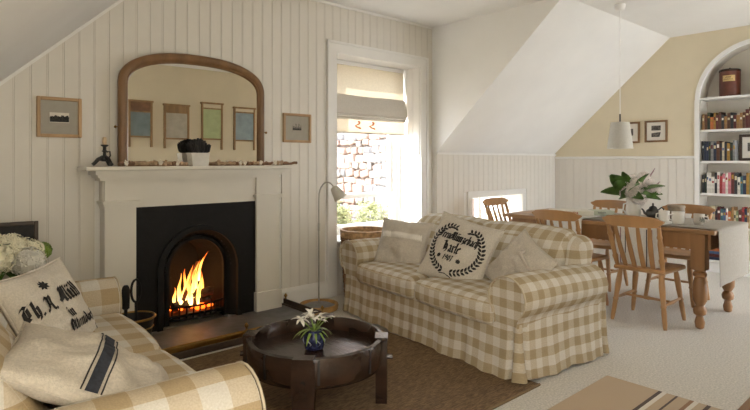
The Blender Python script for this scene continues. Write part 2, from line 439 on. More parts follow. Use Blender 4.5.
def board(parent, x, y, z0, z1, rz=0):
    return inst('board', unit, parent, (x, y, z0), (0, 0, rz), (1, 1, z1-z0))
x = -.36; k = 0
AR = .10  # architrave
while x < CX_-.01:
    wd = min(BW, CX_-x)
    zt0, zt1 = zslope(x), zslope(x+wd)
    def piece(z0, z1a, z1b):
        if abs(z1a-z1b) < 1e-4 and wd == BW: board(wall, x, WY+.013, z0, z1a)
        else:
            q = MB().prism(board_poly(wd), 2, 0, 1)
            q.v = [(p[0], p[1], z0 if p[2] == 0 else z1a+(z1b-z1a)*p[0]/wd) for p in q.v]
            o = q.build('board', 'board', wall); o.location = (x, WY+.013, 0)
    a, b = x, x+wd
    if b > W0-AR+.02 and a < W1+AR-.02:
        piece(WZ1+AR-.01, zt0, zt1)
        if b < W0 + .02 or a > W1-.02: pass
        else: piece(0, WZ0-.04, WZ0-.04)
    elif b > 1.14 and a < 2.54: piece(1.19, zt0, zt1)
    else: piece(0, zt0, zt1)
    x += BW
# trims: along slope, ceiling line, skirting
L0 = Vector((-.36, 0, zslope(-.36))); L1 = Vector((1.613, 0, CE)); dv = (L1-L0).normalized(); nv = Vector((dv.z, 0, -dv.x))
mb = MB().prism([((L0).x, L0.z), (L1.x, L1.z), ((L1+nv*.02).x, (L1+nv*.02).z), ((L0+nv*.02).x, (L0+nv*.02).z)], 1, WY-.02, WY+.013)
struct('trim_1', mb, 'white', 'thin white bead where the boards meet the slope')
struct('trim_2', MB().box(1.6, CX_-.002, WY-.015, WY+.013, CE-.022, CE), 'white', 'thin white bead where the boards meet the flat ceiling')
def skirt_poly(h=.16, t=.022): return [(0, 0), (-t, 0), (-t, h-.03), (-t*.7, h-.012), (-t*.35, h), (0, h)]
def skirting(name, a, b, y, label):
    mb = MB().prism([(y+p, q) for p, q in skirt_poly()], 0, a, b)
    return struct(name, mb, 'white', label)
skirting('baseboard_fireplace', 2.56, W0-AR+.0, WY, 'white skirting board between the fireplace and the window')
skirting('baseboard_left', -.3, 1.10, WY, 'white skirting board on the far side of the fireplace')

# ---- window in its deep reveal
wn = empty('window_1', (0, 0, 0), 0, 'tall white sash window in a deep panelled reveal', None, None, 'structure')
mb = MB()
for a, b, c, d in ((W0-AR, W0, 0, WZ1+AR), (W1, W1+AR, 0, WZ1+AR), (W0, W1, WZ1, WZ1+AR)):
    mb.box(a, b, WY-.016, WY+.014, c, d)
for a, b, c, d in ((W0-AR-.012, W0-AR+.012, 0, WZ1+AR+.012), (W1+AR-.012, W1+AR+.012, 0, WZ1+AR+.012), (W0-AR, W1+AR, WZ1+AR-.012, WZ1+AR+.012)):
    mb.box(a, b, WY-.028, WY+.014, c, d)
mb.build('architrave', 'white', wn)
RY = 4.56
mb = MB(); mb.box(W1-.002, W1+.012, WY, RY, WZ0, WZ1); mb.box(W0-.012, W0+.002, WY, RY, WZ0, WZ1); mb.box(W0, W1, WY, RY, WZ1-.002, WZ1+.012)
mb.build('reveal', 'white', wn)
rb = MB().prism(board_poly(.098), 2, 0, 1).mesh('board', 'white')
for i in range(4):
    inst('board', rb, wn, (W1-.002, WY+.10+i*.1, WZ0), (0, 0, -PI/2), (1, .55, WZ1-WZ0))
MB().rbox(((W0+W1)/2, (WY+RY)/2-.03, WZ0-.015), ((W1-W0)/2+.0, (RY-WY)/2+.05, .016), .008, 2).build('sill', 'white', wn, True)
FY = 4.50
def sash(name, x0, x1, z0, z1, y, s=.045, mun=()):
    f = MB().box(x0, x0+s, y-.022, y+.022, z0, z1).box(x1-s, x1, y-.022, y+.022, z0, z1).box(x0+s, x1-s, y-.022, y+.022, z0, z0+s*1.2).box(x0+s, x1-s, y-.022, y+.022, z1-s, z1)
    for m in mun: f.box(m-.011, m+.011, y-.015, y+.015, z0+s, z1-s)
    o = f.build(name, 'white', wn)
    MB().box(x0+s, x1-s, y-.003, y+.003, z0+s, z1-s).build('pane', 'glass', o)
    return o
mb = MB(); mb.box(W0, W0+.05, FY-.02, RY, WZ0, WZ1).box(W1-.085, W1-.055, FY-.02, RY, WZ0, WZ1).box(W1-.03, W1, FY-.05, RY, WZ0, WZ1).box(W0, W1, FY-.02, RY, WZ1-.05, WZ1).box(W0, W1, FY-.02, RY, WZ0, WZ0+.04)
mb.build('frame', 'white', wn)
sash('upper_sash', W0+.05, W1-.085, .90, WZ1-.05, FY+.03)
sash('lower_sash', W0+.05, W1-.085, WZ0+.04, .945, FY-.0)
# roman blind
bl = empty('roman_blind', (0, 4.38, 0), 0, 'cream linen roman blind half drawn with two small orange motifs', 'blind')
BX0, BX1 = W0+.03, W1-.035
mb = MB().grid(lambda u, v: (BX0+(BX1-BX0)*u, .03*math.sin(v*PI*.5)*-.3+.004*math.sin(u*9), 2.30-.34*v), 12, 8)
mb.build('upper_cloth', 'blindup', bl, True)
mb = MB().prism([(-.005, 1.99), (-.03, 1.96), (-.055, 1.86), (-.06, 1.80), (-.045, 1.785), (-.02, 1.80), (.0, 1.90)], 0, BX0-.008, BX1+.008)
mb.build('fold', 'blind2', bl, True, sharp=60)
for i in range(2): MB().rbox(((BX0+BX1)/2, -.038+.008*i, 1.772-.026*i), ((BX1-BX0)/2+.004, .016, .014), .012, 2).build('pleat', 'blind2', bl, True)
mb = MB().box(BX0, BX1, -.022, -.018, 1.60, 1.76); lo = mb.build('lower_band', 'blindsheer', bl)
MB().box(BX0, BX1, -.026, -.016, 1.588, 1.602).build('hem_bar', 'blind2', lo)
for cxm in (3.66, 3.86):
    mb = MB(); pts = []
    for i in range(22):
        t = i/21; pts.append((cxm+.032*math.sin(t*2*PI*1.2), -.026, 1.715-.07*t))
    mb.tube(pts, [.006+.004*math.sin(i) for i in range(22)], 6); mb.tube([(cxm-.02, -.026, 1.655), (cxm+.04, -.026, 1.642)], .006, 6)
    mb.build('stitched_motif', 'orange', lo)
MB().box(BX0, BX1, -.01, .03, 2.295, 2.335).build('head_rail', 'white', bl)
tag(MB().tube([(W1-.05, 4.34, 2.30), (W1-.035, 4.335, 2.1), (W1-.05, 4.335, 1.92), (W1-.06, 4.34, 1.80)], .006, 6).build('blind_cord', 'white'), 'white pull cord hanging beside the roman blind', 'cord')

# ---- knee wall with the low window, dormer cheek, dining slope
V0, V1, VZ0, VZ1 = 5.20, 6.28, .42, .862
mb = MB(); y0, y1 = KY+.012, KY+.36
mb.box(CX_+.0, V0, y0, y1, 0, 1.40); mb.box(V1, YX+.4, y0, y1, 0, 1.40); mb.box(V0, V1, y0, y1, VZ1, 1.40); mb.box(V0, V1, y0, y1, 0, VZ0)
kn = struct('wall_knee', mb, 'white', 'low boarded knee wall with a small window behind the table')
x = CX_+.002
while x < YX-.02:
    wd = BW
    if x+wd > V0-.06 and x < V1+.06:
        board(kn, x, KY+.013, VZ1+.06, 1.375)
        board(kn, x, KY+.013, 0, VZ0-.06)
    else: board(kn, x, KY+.013, 0, 1.375)
    x += BW
mb = MB().box(CX_, YX, KY-.012, KY+.014, 1.375, 1.40)
struct('trim_3', mb, 'white', 'white capping rail on top of the knee wall boards')
w2 = empty('window_2', (0, 0, 0), 0, 'small low window set in the knee wall behind the chairs', None, None, 'structure')
mb = MB()
for a, b, c, d in ((V0-.07, V0, VZ0-.07, VZ1+.07), (V1, V1+.07, VZ0-.07, VZ1+.07), (V0, V1, VZ1, VZ1+.07), (V0, V1, VZ0-.07, VZ0)): mb.box(a, b, KY-.016, KY+.014, c, d)
mb.build('architrave', 'white', w2)
mb = MB().box(V0-.006, V0+.004, KY, KY+.36, VZ0, VZ1).box(V1-.004, V1+.006, KY, KY+.36, VZ0, VZ1).box(V0, V1, KY, KY+.36, VZ1-.004, VZ1+.006).box(V0, V1, KY-.03, KY+.36, VZ0-.016, VZ0+.004)
mb.build('reveal', 'white', w2)
mb = MB(); fy = KY+.30
for a, b, c, d in ((V0, V0+.05, VZ0, VZ1), (V1-.05, V1, VZ0, VZ1), (V0+.05, V1-.05, VZ1-.05, VZ1), (V0+.05, V1-.05, VZ0, VZ0+.05), (5.72, 5.76, VZ0+.05, VZ1-.05)): mb.box(a, b, fy, fy+.045, c, d)
mb.build('frame', 'white', w2)
MB().box(V0+.05, 5.72, fy+.018, fy+.024, VZ0+.05, VZ1-.05).build('pane', 'glass', w2)
MB().box(5.76, V1-.05, fy+.018, fy+.024, VZ0+.05, VZ1-.05).build('pane', 'glass', w2)
SY = 2.54
struct('wall_cheek', MB().prism([(KY+.02, 1.39), (WY+.05, 1.39), (WY+.05, CE+.05), (SY-.02, CE+.05)], 0, CX_, CX_+.10), 'plaster', 'white triangular dormer cheek beside the window')
mb = MB().prism([(KY+.03, 1.385), (SY, CE+.002), (SY+.1, CE+.10), (KY+.15, 1.48)], 0, CX_+.001, YX+.3)
struct('ceiling_slope_dining', mb, 'plaster', 'white sloping ceiling above the dining table')

# ---- yellow wall with the arched alcove
AY0, AY1, AZ = 1.00, 2.225, 2.02; AC = (AY0+AY1)/2; ARAD = (AY1-AY0)/2
def zarch(y, r=ARAD):
    q = r*r-(y-AC)**2
    return AZ + (math.sqrt(q) if q > 0 else 0)
mb = MB(); xa, xb = YX, YX+.36
mb.prism([(AY1, 0), (KY+.05, 0), (KY+.05, 1.40), (SY, CE+.03), (AY1, CE+.03)], 0, xa, xb)
mb.box(xa, xb, -.6, AY0, 0, CE+.03)
N = 40
for i in range(N):
    a = AC-ARAD*math.cos(PI*i/N); b = AC-ARAD*math.cos(PI*(i+1)/N)
    mb.prism([(a, zarch(a)), (b, zarch(b)), (b, CE+.03), (a, CE+.03)], 0, xa, xb)
yw = struct('wall_yellow', mb, 'yellow', 'pale yellow gable wall with the arched bookcase')
y = AY1+.045
while y < KY-.02:
    yt = min(y+BW, KY-.001)
    inst('board', unit, yw, (YX, yt, 0), (0, 0, -PI/2), ((yt-y)/BW, 1, 1.335))
    y += BW
struct('trim_4', MB().prism([(YX, 1.325), (YX-.03, 1.335), (YX-.03, 1.355), (YX, 1.362)][::-1], 1, AY1+.04, KY-.013), 'white', 'white dado rail above the boarding on the yellow wall')
ac = empty('bookcase_alcove', (0, 0, 0), 0, 'arched white built-in bookcase let into the yellow wall', 'bookcase')
BKX = YX+.27
mb = MB().box(BKX, BKX+.02, AY0-.05, AY1+.05, 0, CE)
mb.build('back_panel', 'alcove', ac)
mb = MB().box(YX-.008, BKX, AY1-.012, AY1+.0, 0, AZ).box(YX-.008, BKX, AY0, AY0+.012, 0, AZ)
mb.build('side_panel', 'alcove', ac)
mb = MB().grid(lambda u, v: (YX-.008+(BKX-YX+.008)*v, AC+(ARAD-.006)*math.cos(PI*u), AZ+(ARAD-.006)*math.sin(PI*u)), 32, 2)
mb.build('arch_soffit', 'alcove', ac, True)
mb = MB()
def archrib(r0, r1, xx0, xx1):
    for i in range(32):
        a, b = PI*i/32, PI*(i+1)/32
        q = [(AC+r*math.cos(t), AZ+r*math.sin(t)) for r, t in ((r0, a), (r1, a), (r1, b), (r0, b))]
        mb.prism(q, 0, xx0, xx1)
archrib(ARAD-.012, ARAD+.035, YX-.018, YX+.02)
mb.box(YX-.018, YX+.02, AY1-.012, AY1+.04, 0, AZ).box(YX-.018, YX+.02, AY0-.04, AY0+.012, 0, AZ)
mb.build('arch_trim', 'white', ac, True)
SH = [2.046, 1.667, 1.30, .921, .54, .14]
for z in SH: MB().rbox(((YX+.01+BKX)/2, AC, z-.012), ((BKX-YX-.01)/2, ARAD-.012, .0135), .004, 1, seg=1).build('shelf', 'white', ac)
MB().box(YX+.03, YX+.05, AY0, AY1, 0, .115).build('plinth', 'white', ac)

# ---- back wall seen in the mirror (an unseen opening is added at its end to let daylight in)
struct('wall_back', MB().box(-.6, 5.55, -.57, -.45, 0, CE+.05).box(5.55, YX, -.57, -.45, 2.1, CE+.05), 'yellow', 'pale yellow wall seen reflected in the mirror')

# ---- outside: wing of the house in stone, shrubs, ground
struct('exterior_ground', MB().box(2, 12, KY+.8, 12, -.15, -.02), 'gravel', 'pale garden ground outside the window')
sw = empty('garden_stone_wall', (6.35, 5.1, -.02), 0, 'sunlit rubble stone wall outside the window', 'stone wall')
MB().box(.05, .4, 0, 4.2, 0, 3.6).build('mortar_core', 'mortar', sw)
rr = random.Random(3); z = 0.02; sm = []
stoneM = [MB().rbox((0, 0, 0), (.5, .5, .5), .22, 2, seg=1, fn=(lambda k: lambda o, u: o+Vector((.06*math.sin(9*u[1]+k), .05*math.sin(5*u[2]+k), .07*math.sin(4*u[1]+2*k))))(k)).mesh('stone', mm, True) for k, mm in enumerate(['stoneA', 'stoneB', 'stoneB', 'stoneC', 'stoneA', 'stoneB'])]
cnt = 0
while z < 2.7 and cnt < 296:
    h = rr.uniform(.10, .19); yy = 0.62+rr.uniform(0, .1)
    while yy < 3.5:
        wd = rr.uniform(.12, .34)
        inst('stone', rr.choice(stoneM), sw, (.06, yy+wd/2, z+h/2+rr.uniform(-.025, .025)), (rr.uniform(-.22, .22), 0, 0), (.16, wd*rr.uniform(.95, 1.12), h*rr.uniform(.95, 1.25))); cnt += 1
        yy += wd+.012
    z += h+.012
hl = MB()
for k in range(6):
    a = 2*PI*k/6
    hl.add([(0, 0, 0), (math.cos(a)*.03+.008*math.sin(a), math.sin(a)*.03-.008*math.cos(a), .02), (math.cos(a)*.06, math.sin(a)*.06, .015), (math.cos(a)*.03-.008*math.sin(a), math.sin(a)*.03+.008*math.cos(a), .02)], [(0, 1, 2, 3)])
for i, (bx, by, lab) in enumerate([(3.86, 5.0, 'low pale green shrub outside the window nearest the lamp shade'), (4.44, 5.02, 'low pale green shrub in the middle outside the window'), (5.02, 5.05, 'low pale green shrub outside the window by the open stile')]):
    sh = empty('garden_shrub', (bx, by, -.02), 0, lab, 'shrub', 'shrubs outside the window')
    f = MB(); r2 = random.Random(i)
    for k in range(420):
        p = Vector((r2.gauss(0, 1), r2.gauss(0, 1), r2.gauss(0, 1))).normalized()*r2.uniform(.5, 1)
        mtx = Matrix.Translation((p.x*.27, p.y*.2, .52+p.z*.36)) @ Matrix.Rotation(r2.uniform(0, 6), 4, 'Z') @ Matrix.Rotation(r2.uniform(-1.2, 1.2), 4, 'X')
        f.join(hl, mtx)
    f.build('foliage', 'hedge', sh)
    st = MB()
    for k in range(6): st.tube([(0, 0, 0), (r2.uniform(-.1, .1), r2.uniform(-.08, .08), .3), (r2.uniform(-.2, .2), r2.uniform(-.15, .15), .6)], [.012, .008, .004], 5)
    st.build('stem', 'stem', sh)

# ------------------------------------------------------------------ fireplace
mp = empty('mantelpiece', (0, 0, 0), 0, 'cream painted wooden mantelpiece around the cast iron fire', 'mantelpiece')
MZ = 1.262
mb = MB().rbox((1.762, 4.035, MZ-.014), (.803, .113, .014), .006, 2, seg=2); mb.build('mantel_shelf', 'surround', mp, True)
mb = MB()
for k, (h, d) in enumerate(((.03, .085), (.022, .06), (.02, .035))):
    zt = MZ-.028-sum((.03, .022, .02)[:k]); mb.box(1.0+.02*k+.03, 2.53-.02*k-.01, 4.02-d+.03, 4.148, zt-h, zt)
mb.build('bed_moulding', 'surround', mp)
MB().box(1.10, 2.53, 4.06, 4.148, .965, MZ-.10).build('frieze', 'surround', mp)
for x0, x1 in ((1.105, 1.315), (2.285, 2.505)):
    pl = MB().box(x0, x1, 4.035, 4.148, .04, MZ-.03).build('pilaster', 'surround', mp)
    MB().box(x0-.012, x1+.012, 4.015, 4.147, .04, .20).build('plinth_block', 'surround', pl)
    q = MB().box(x0-.012, x1+.012, 4.015, 4.147, .985, 1.0).box(x0-.022, x1+.022, 4.0, 4.147, 1.0, 1.018); q.build('capital', 'surround', pl)
# cast iron insert: plate with an arched opening
OX0, OX1 = 1.572, 2.048; OC = (OX0+OX1)/2; OR = (OX1-OX0)/2; OZ = .462
def arch_pts(r, zb, n=20, zc=OZ, cx=OC):
    return [(cx-r, zb)] + [(cx-r*math.cos(PI*i/n), zc+r*math.sin(PI*i/n)) for i in range(n+1)] + [(cx+r, zb)]
ins = empty('cast_iron_insert', (0, 0, 0), 0, 'black cast iron arched fireplace insert with open grate', 'fireplace')
def arch_plate(x0, x1, zb, zt, r, ya, yb, n=20):
    mb = MB(); ap = arch_pts(r, zb, n)
    mb.box(x0, ap[0][0], ya, yb, zb, zt); mb.box(ap[-1][0], x1, ya, yb, zb, zt)
    for (a, za), (b, zb2) in zip(ap[1:-2], ap[2:-1]): mb.prism([(a, za), (b, zb2), (b, zt), (a, zt)], 1, ya, yb)
    return mb
arch_plate(1.315, 2.285, .04, .965, .325, 4.06, 4.10).build('front_plate', 'iron', ins)
def arch_band(r0, r1, ya, yb, zb, n=24):
    mb = MB(); A = arch_pts(r0, zb, n); B = arch_pts(r1, zb, n)
    for i in range(len(A)-1): mb.prism([A[i], B[i], B[i+1], A[i+1]], 1, ya, yb)
    return mb
arch_band(.302, .342, 4.035, 4.07, .04).build('arch_moulding', 'iron', ins, True, sharp=30)
mb = MB()
A = arch_pts(.305, .04); B = arch_pts(OR, .04)
for i in range(len(A)-1):
    mb.add([(A[i][0], 4.075, A[i][1]), (A[i+1][0], 4.075, A[i+1][1]), (B[i+1][0], 4.15, B[i+1][1]), (B[i][0], 4.15, B[i][1])], [(0, 1, 2, 3)])
mb.build('splayed_arch', 'iron', ins, True)
arch_band(OR-.016, OR+.01, 4.125, 4.155, .04).build('inner_bead', 'iron', ins, True, sharp=30)
mb = MB()
for i in range(25):
    t = PI*i/24; mb.rbox((OC-.268*math.cos(t), 4.095, OZ+.268*math.sin(t)), (.006, .005, .006), .004, 1, seg=1)
tag(mb.build('beading', 'iron', ins, True), kind='stuff')
mb = MB(); C = arch_pts(OR, .04); D = arch_pts(OR*.72, .04)
for i in range(len(C)-1):
    mb.add([(C[i][0], 4.15, C[i][1]), (C[i+1][0], 4.15, C[i+1][1]), (D[i+1][0], 4.50, D[i+1][1]), (D[i][0], 4.50, D[i][1])], [(0, 1, 2, 3)])
mb.prism(D, 1, 4.50, 4.52); mb.build('firebox', 'soot', ins, True)
for i in range(9):
    xx = OX0+.04+i*(OX1-OX0-.08)/8
    MB().tube([(xx, 4.14-.05*math.sin(PI*i/8), .07), (xx, 4.13-.06*math.sin(PI*i/8), .17)], .007, 6).build('grate_bar', 'iron', ins)
for z in (.075, .172): MB().tube([(OX0+.02+(OX1-OX0-.04)*i/12, 4.14-.06*math.sin(PI*i/12), z) for i in range(13)], .009, 6).build('grate_rail', 'iron', ins)
MB().box(OX0+.02, OX1-.02, 4.12, 4.44, .09, .11).build('grate_base', 'iron', ins)
# logs, embers and fire
def log(a, b, r, label, m='log'):
    a, b = Vector(a), Vector(b); n = 7
    pts = [a+(b-a)*i/n+Vector((random.uniform(-.006, .006),)*3) for i in range(n+1)]
    o = MB().tube(pts, [r*random.uniform(.85, 1.12) for _ in pts], 9).build('firewood_log', m, None, True); tag(o, label, 'log', 'logs burning in the grate')
log((1.65, 4.22, .155), (1.97, 4.26, .16), .04, 'charred log lying lowest across the grate')
log((1.70, 4.30, .21), (1.99, 4.22, .235), .035, 'charred log lying behind on top of the lower one')
log((1.72, 4.19, .20), (1.90, 4.32, .46), .017, 'thin stick leaning upright in the flames', 'bark')
em = MB(); r3 = random.Random(5)
for k in range(40): em.rbox((r3.uniform(1.66, 1.96), r3.uniform(4.18, 4.36), .122+r3.uniform(0, .02)), (r3.uniform(.012, .026), r3.uniform(.012, .026), .012), .008, 1, seg=1)
tag(em.build('ember_bed', 'ember'), 'glowing embers heaped under the logs', 'embers', None, 'stuff')
fl = empty('fire', (1.81, 4.24, .15), 0, 'orange log fire flames rising in the grate', 'fire')
def flame(x, y, h, r, sway, seed, z0=0):
    n = 16; rf = random.Random(seed); ph = rf.uniform(0, 6)
    pts = []; rs = []
    for i in range(n+1):
        t = i/n; pts.append((x+sway*t*t+.35*r*math.sin(ph+t*6)*t*1.6, y+.3*r*math.cos(ph+t*5)*t, z0+h*t))
        rs.append(max(.001, 1.25*r*(.45+1.1*t if t < .25 else (1-t)**.8*(.97) )*(1+.18*math.sin(ph+9*t))))
    return MB().tube(pts, rs, 10, flat=.55).build('flame', 'flame', fl, True)
FLM = [(-.10, -.03, .20, .030, .0, 1), (-.06, .0, .29, .036, .02, 2), (-.02, -.02, .24, .038, .0, 3), (.02, .02, .34, .036, .05, 4), (.06, -.01, .26, .03, .02, 5), (.09, .03, .20, .028, .03, 6),
       (.075, .03, .23, .022, .07, 7, .17), (-.03, -.06, .17, .028, .0, 8), (.03, -.06, .15, .026, .01, 9), (-.13, .02, .15, .022, .0, 10), (-.085, .04, .25, .024, .01, 11), (.11, .05, .13, .02, .0, 12), (0, .06, .3, .03, .03, 13), (.05, .05, .31, .026, .06, 14)]
for a in FLM: flame(*a)
fp = bpy.data.objects.new('fire_glow', bpy.data.lights.new('fire_glow', 'POINT')); COL.objects.link(fp)
fp.location = (1.82, 4.26, .40); fp.data.energy = .7; fp.data.color = (1, .42, .12); fp.data.shadow_soft_size = .10

# hearth, fender
struct('floor_hearth', MB().rbox((1.78, 3.80, .02), (.79, .27, .022), .008, 2, seg=2), 'slate', 'dark slate hearth slab in front of the fire')
fe = empty('brass_fender', (0, 0, 0), 0, 'low brass fender along the edge of the hearth', 'fender')
mb = MB().rbox((1.77, 3.515, .026), (.82, .028, .026), .008, 2, seg=2); mb.build('base_rail', 'darkframe', fe, True)
MB().rbox((1.77, 3.50, .068), (.82, .010, .018), .006, 2, seg=2).build('front_panel', 'brass', fe, True)
MB().tube([(.95, 3.50, .088), (2.59, 3.50, .088)], .006, 8).build('top_rail', 'brass', fe, True)
for xx in (.955, 2.585):
    MB().rbox((xx, 3.80, .026), (.022, .30, .026), .008, 2, seg=2).build('base_rail', 'darkframe', fe, True)
    MB().rbox((xx, 3.80, .07), (.008, .29, .022), .006, 2, seg=2).build('side_panel', 'darkframe', fe, True)
kb = MB().lathe([(.004, 0), (.010, .006), (.006, .014), (.014, .026), (.015, .034), (.008, .046), (.002, .052)], 12).mesh('finial', 'brass', True)
for xx, yy in ((1.02, 3.50), (1.90, 3.50), (2.585, 3.52), (2.585, 4.06)): inst('finial', kb, fe, (xx, yy, .092 if yy < 3.51 else .09))
# hearth bucket and fire tools
bk = empty('coal_bucket', (1.19, 3.70, .042), 0, 'dark coal bucket with brass rim on the hearth', 'bucket')
MB().lathe([(.085, 0), (.09, .004), (.125, .22), (.13, .235), (.118, .235), (.08, .012), (.0, .012)], 28, caps=False).build('bucket_body', 'black', bk, True)
MB().tube([(.13*math.cos(a*PI/16), .13*math.sin(a*PI/16), .235) for a in range(32)], .008, 8, closed=True).build('rim', 'brass', bk, True)
MB().tube([(.118*math.cos(a*PI/16), .118*math.sin(a*PI/16), .17) for a in range(32)], .005, 6, closed=True).build('band', 'brass', bk, True)
MB().tube([(.13*math.cos(PI*i/14), -.05*math.sin(PI*i/14), .235-.10*math.sin(PI*i/14)) for i in range(15)], .005, 6).build('bail_handle', 'iron', bk, True)
for i, (px, py, hh, lab) in enumerate([(1.15, 3.72, .44, 'black iron fire tongs standing in the coal bucket by its wall side'), (1.22, 3.74, .47, 'black iron fire shovel with loop handle standing in the coal bucket')]):
    t = empty('fire_tool', (px, py, .056), 0, lab, 'fire tool', 'fire tools in the bucket')
    MB().tube([(0, 0, 0), (0, .01, hh-.16)], .011 if i == 0 else .009, 8).build('shaft', 'iron', t, True)
    if i == 0: MB().lathe([(.012, 0), (.024, .01), (.026, .13), (.02, .15), (.012, .16)], 12, (0, .01, hh-.17)).build('grip', 'iron', t, True)
    else: MB().tube([(.03*math.sin(2*PI*k/16), .01, hh-.09+.075*math.cos(2*PI*k/16)) for k in range(16)], .008, 8, closed=True).build('loop_handle', 'iron', t, True)

# ------------------------------------------------------------------ on the mantel
mr = empty('overmantel_mirror', (1.79, 4.09, MZ), 0, 'large arched wooden overmantel mirror standing on the mantelpiece', 'mirror')
MWd, MH, MS = .585, .862, .60
def mir(r, n=36, inset=0):
    w_ = MWd-inset; h = MH-inset-MS; zs = MS-inset*.2
    pts = [(-w_, 0), (-w_, zs*.5), (-w_, zs)]
    for i in range(1, n):
        t = PI - PI*i/n; c, s_ = math.cos(t), math.sin(t); e = 2/2.35
        pts.append((w_*math.copysign(abs(c)**e, c), zs+h*abs(s_)**e))
    pts += [(w_, zs), (w_, zs*.5), (w_, 0)]
    return pts
prof = [(0, .0), (0, -.024), (.009, -.04), (.026, -.046), (.043, -.04), (.051, -.028), (.057, -.03), (.066, -.018), (.066, 0)]
mb = MB(); rings = [[(p[0], d, p[1]) for p in mir(0, 36, ins_)] for ins_, d in prof]
n = len(rings[0]); vs = [p for r in rings for p in r]; fs = []
for k in range(len(rings)-1):
    for i in range(n-1): fs.append((k*n+i, k*n+i+1, (k+1)*n+i+1, (k+1)*n+i))
mb.add(vs, fs); mb.build('frame', 'mirrorwood', mr, True, sharp=50)
g = mir(0, 36, .06); MB().prism(g, 1, -.014, -.010).build('mirror_glass', 'mirror', mr)
MB().prism(mir(0, 36, .01), 1, -.008, .02).build('backboard', 'darkwood', mr)
MB().box(-.52, .52, -.02, -.012, 0, .012).build('bottom_bead', 'mirrorwood', mr)
for sx in (-1, 1): MB().lathe([(.004, 0), (.004, .012), (.010, .016), (.010, .024), (.003, .03)], 10).xf(Matrix.Translation((sx*.585, -.02, .28)) @ Matrix.Rotation(sx*PI/2, 4, 'Y')).build('side_knob', 'brass', mr, True)

cs = empty('candlestick', (1.098, 4.01, MZ), .5, 'black cast iron candlestick at the end of the mantelpiece', 'candlestick')
mb = MB().lathe([(.012, .035), (.03, .04), (.022, .06), (.012, .075), (.010, .10), (.02, .106), (.012, .112), (.011, .135), (.024, .142), (.024, .15), (.008, .15)], 14)
mb.build('stem', 'black', cs, True)
for k in range(3):
    a = 2*PI*k/3+.4; MB().tube([(.01*math.cos(a), .01*math.sin(a), .07), (.04*math.cos(a), .04*math.sin(a), .048), (.062*math.cos(a), .062*math.sin(a), .022), (.074*math.cos(a), .074*math.sin(a), .012)], [.010, .014, .012, .012], 8).build('foot', 'black', cs, True)
MB().tube([(.02, 0, .10), (.045, 0, .105), (.05, 0, .075), (.03, 0, .05)], .005, 6).build('loop_handle', 'black', cs, True)
MB().lathe([(.014, .15), (.0145, .158), (.013, .196), (.009, .202)], 12).build('candle_stub', 'candle', cs, True)

pt = empty('mantel_planter', (1.755, 3.985, MZ), 0, 'pale tin planter with a bushy black plant before the mirror', 'planter')
MB().prism([(-.062, 0), (.062, 0), (.072, .095), (-.072, .095)], 1, -.045, .045).build('tin_pot', 'greytin', pt)
MB().box(-.074, .074, -.047, .047, .09, .10).build('rim', 'greytin', pt)
mb = MB(); r4 = random.Random(11)
for k in range(150):
    a = r4.uniform(0, 2*PI); q = r4.uniform(0, 1); px = math.cos(a)*q*.09; py = math.sin(a)*q*.05; h = .20-.05*q*q+r4.uniform(-.012, .015)
    mb.tube([(px*.6, py*.6, .095), (px, py, h*.8), (px*1.1, py*1.1, h)], [.008, .009, .006], 5)
mb.build('black_foliage', 'black', pt)
gl = empty('driftwood_garland', (1.80, 3.965, MZ), 0, 'garland of driftwood pieces and shells along the mantel shelf', 'garland')
MB().tube([(-.60+1.30*i/30, .01*math.sin(i*.9), .006) for i in range(31)], .0025, 5).build('twine', 'drift2', gl)
r5 = random.Random(2); gx = -.62
while gx < .70:
    L = r5.choice([.03, .045, .06, .10, .14]); kind = r5.random()
    if abs(gx+.045) < .11: gx += .04; continue
    if kind < .55:
        n = 5; pts = [(gx+L*i/n, r5.uniform(-.008, .008), .014+r5.uniform(0, .012)) for i in range(n+1)]
        MB().tube(pts, [r5.uniform(.009, .016) for _ in pts], 7).build('driftwood_piece', r5.choice(['drift', 'drift2', 'drift']), gl, True)
    else:
        L = .04
        mb = MB()
        for k in range(5):
            a = -.9+.45*k; mb.tube([(gx+.02, 0, .006), (gx+.02+.02*math.sin(a), -.008, .014+.036*math.cos(a)*r5.uniform(.6, 1))], [.008, .004], 6)
        mb.build('shell', r5.choice(['shell', 'shell', 'drift']), gl, True)
    gx += L*r5.uniform(.7, 1.0)

# ------------------------------------------------------------------ framed pictures
def picture(name, loc, rz, w_, h, fm, label, img, fr=.022, mount='matgrey', group=None, tilt=0):
    o = empty(name, loc, rz, label, 'picture', group); o.rotation_euler = (tilt, 0, rz)
    for a, b, c, d in ((-w_/2, -w_/2+fr, 0, h), (w_/2-fr, w_/2, 0, h), (-w_/2+fr, w_/2-fr, 0, fr), (-w_/2+fr, w_/2-fr, h-fr, h)):
        MB().rbox(((a+b)/2, -.012, (c+d)/2), ((b-a)/2, .012, (d-c)/2), .004, 1, seg=1).build('frame_bar', fm, o)
    MB().box(-w_/2+fr, w_/2-fr, -.008, -.002, fr, h-fr).build('mount', mount, o)
    img(o, w_, h)
    return o
def img_beach(o, w_, h):
    MB().box(-.058, .058, -.0095, -.0075, h*.37, h*.62).build('print', 'matwhite', o)
    q = MB().box(-.057, .057, -.0105, -.009, h*.385, h*.50); r = random.Random(4)
    for k in range(26): xx = -.054+.108*k/25; q.box(xx, xx+.004, -.0105, -.009, h*.48, h*.50+r.uniform(.004, .016))
    q.build('print_image', 'photodark', o)
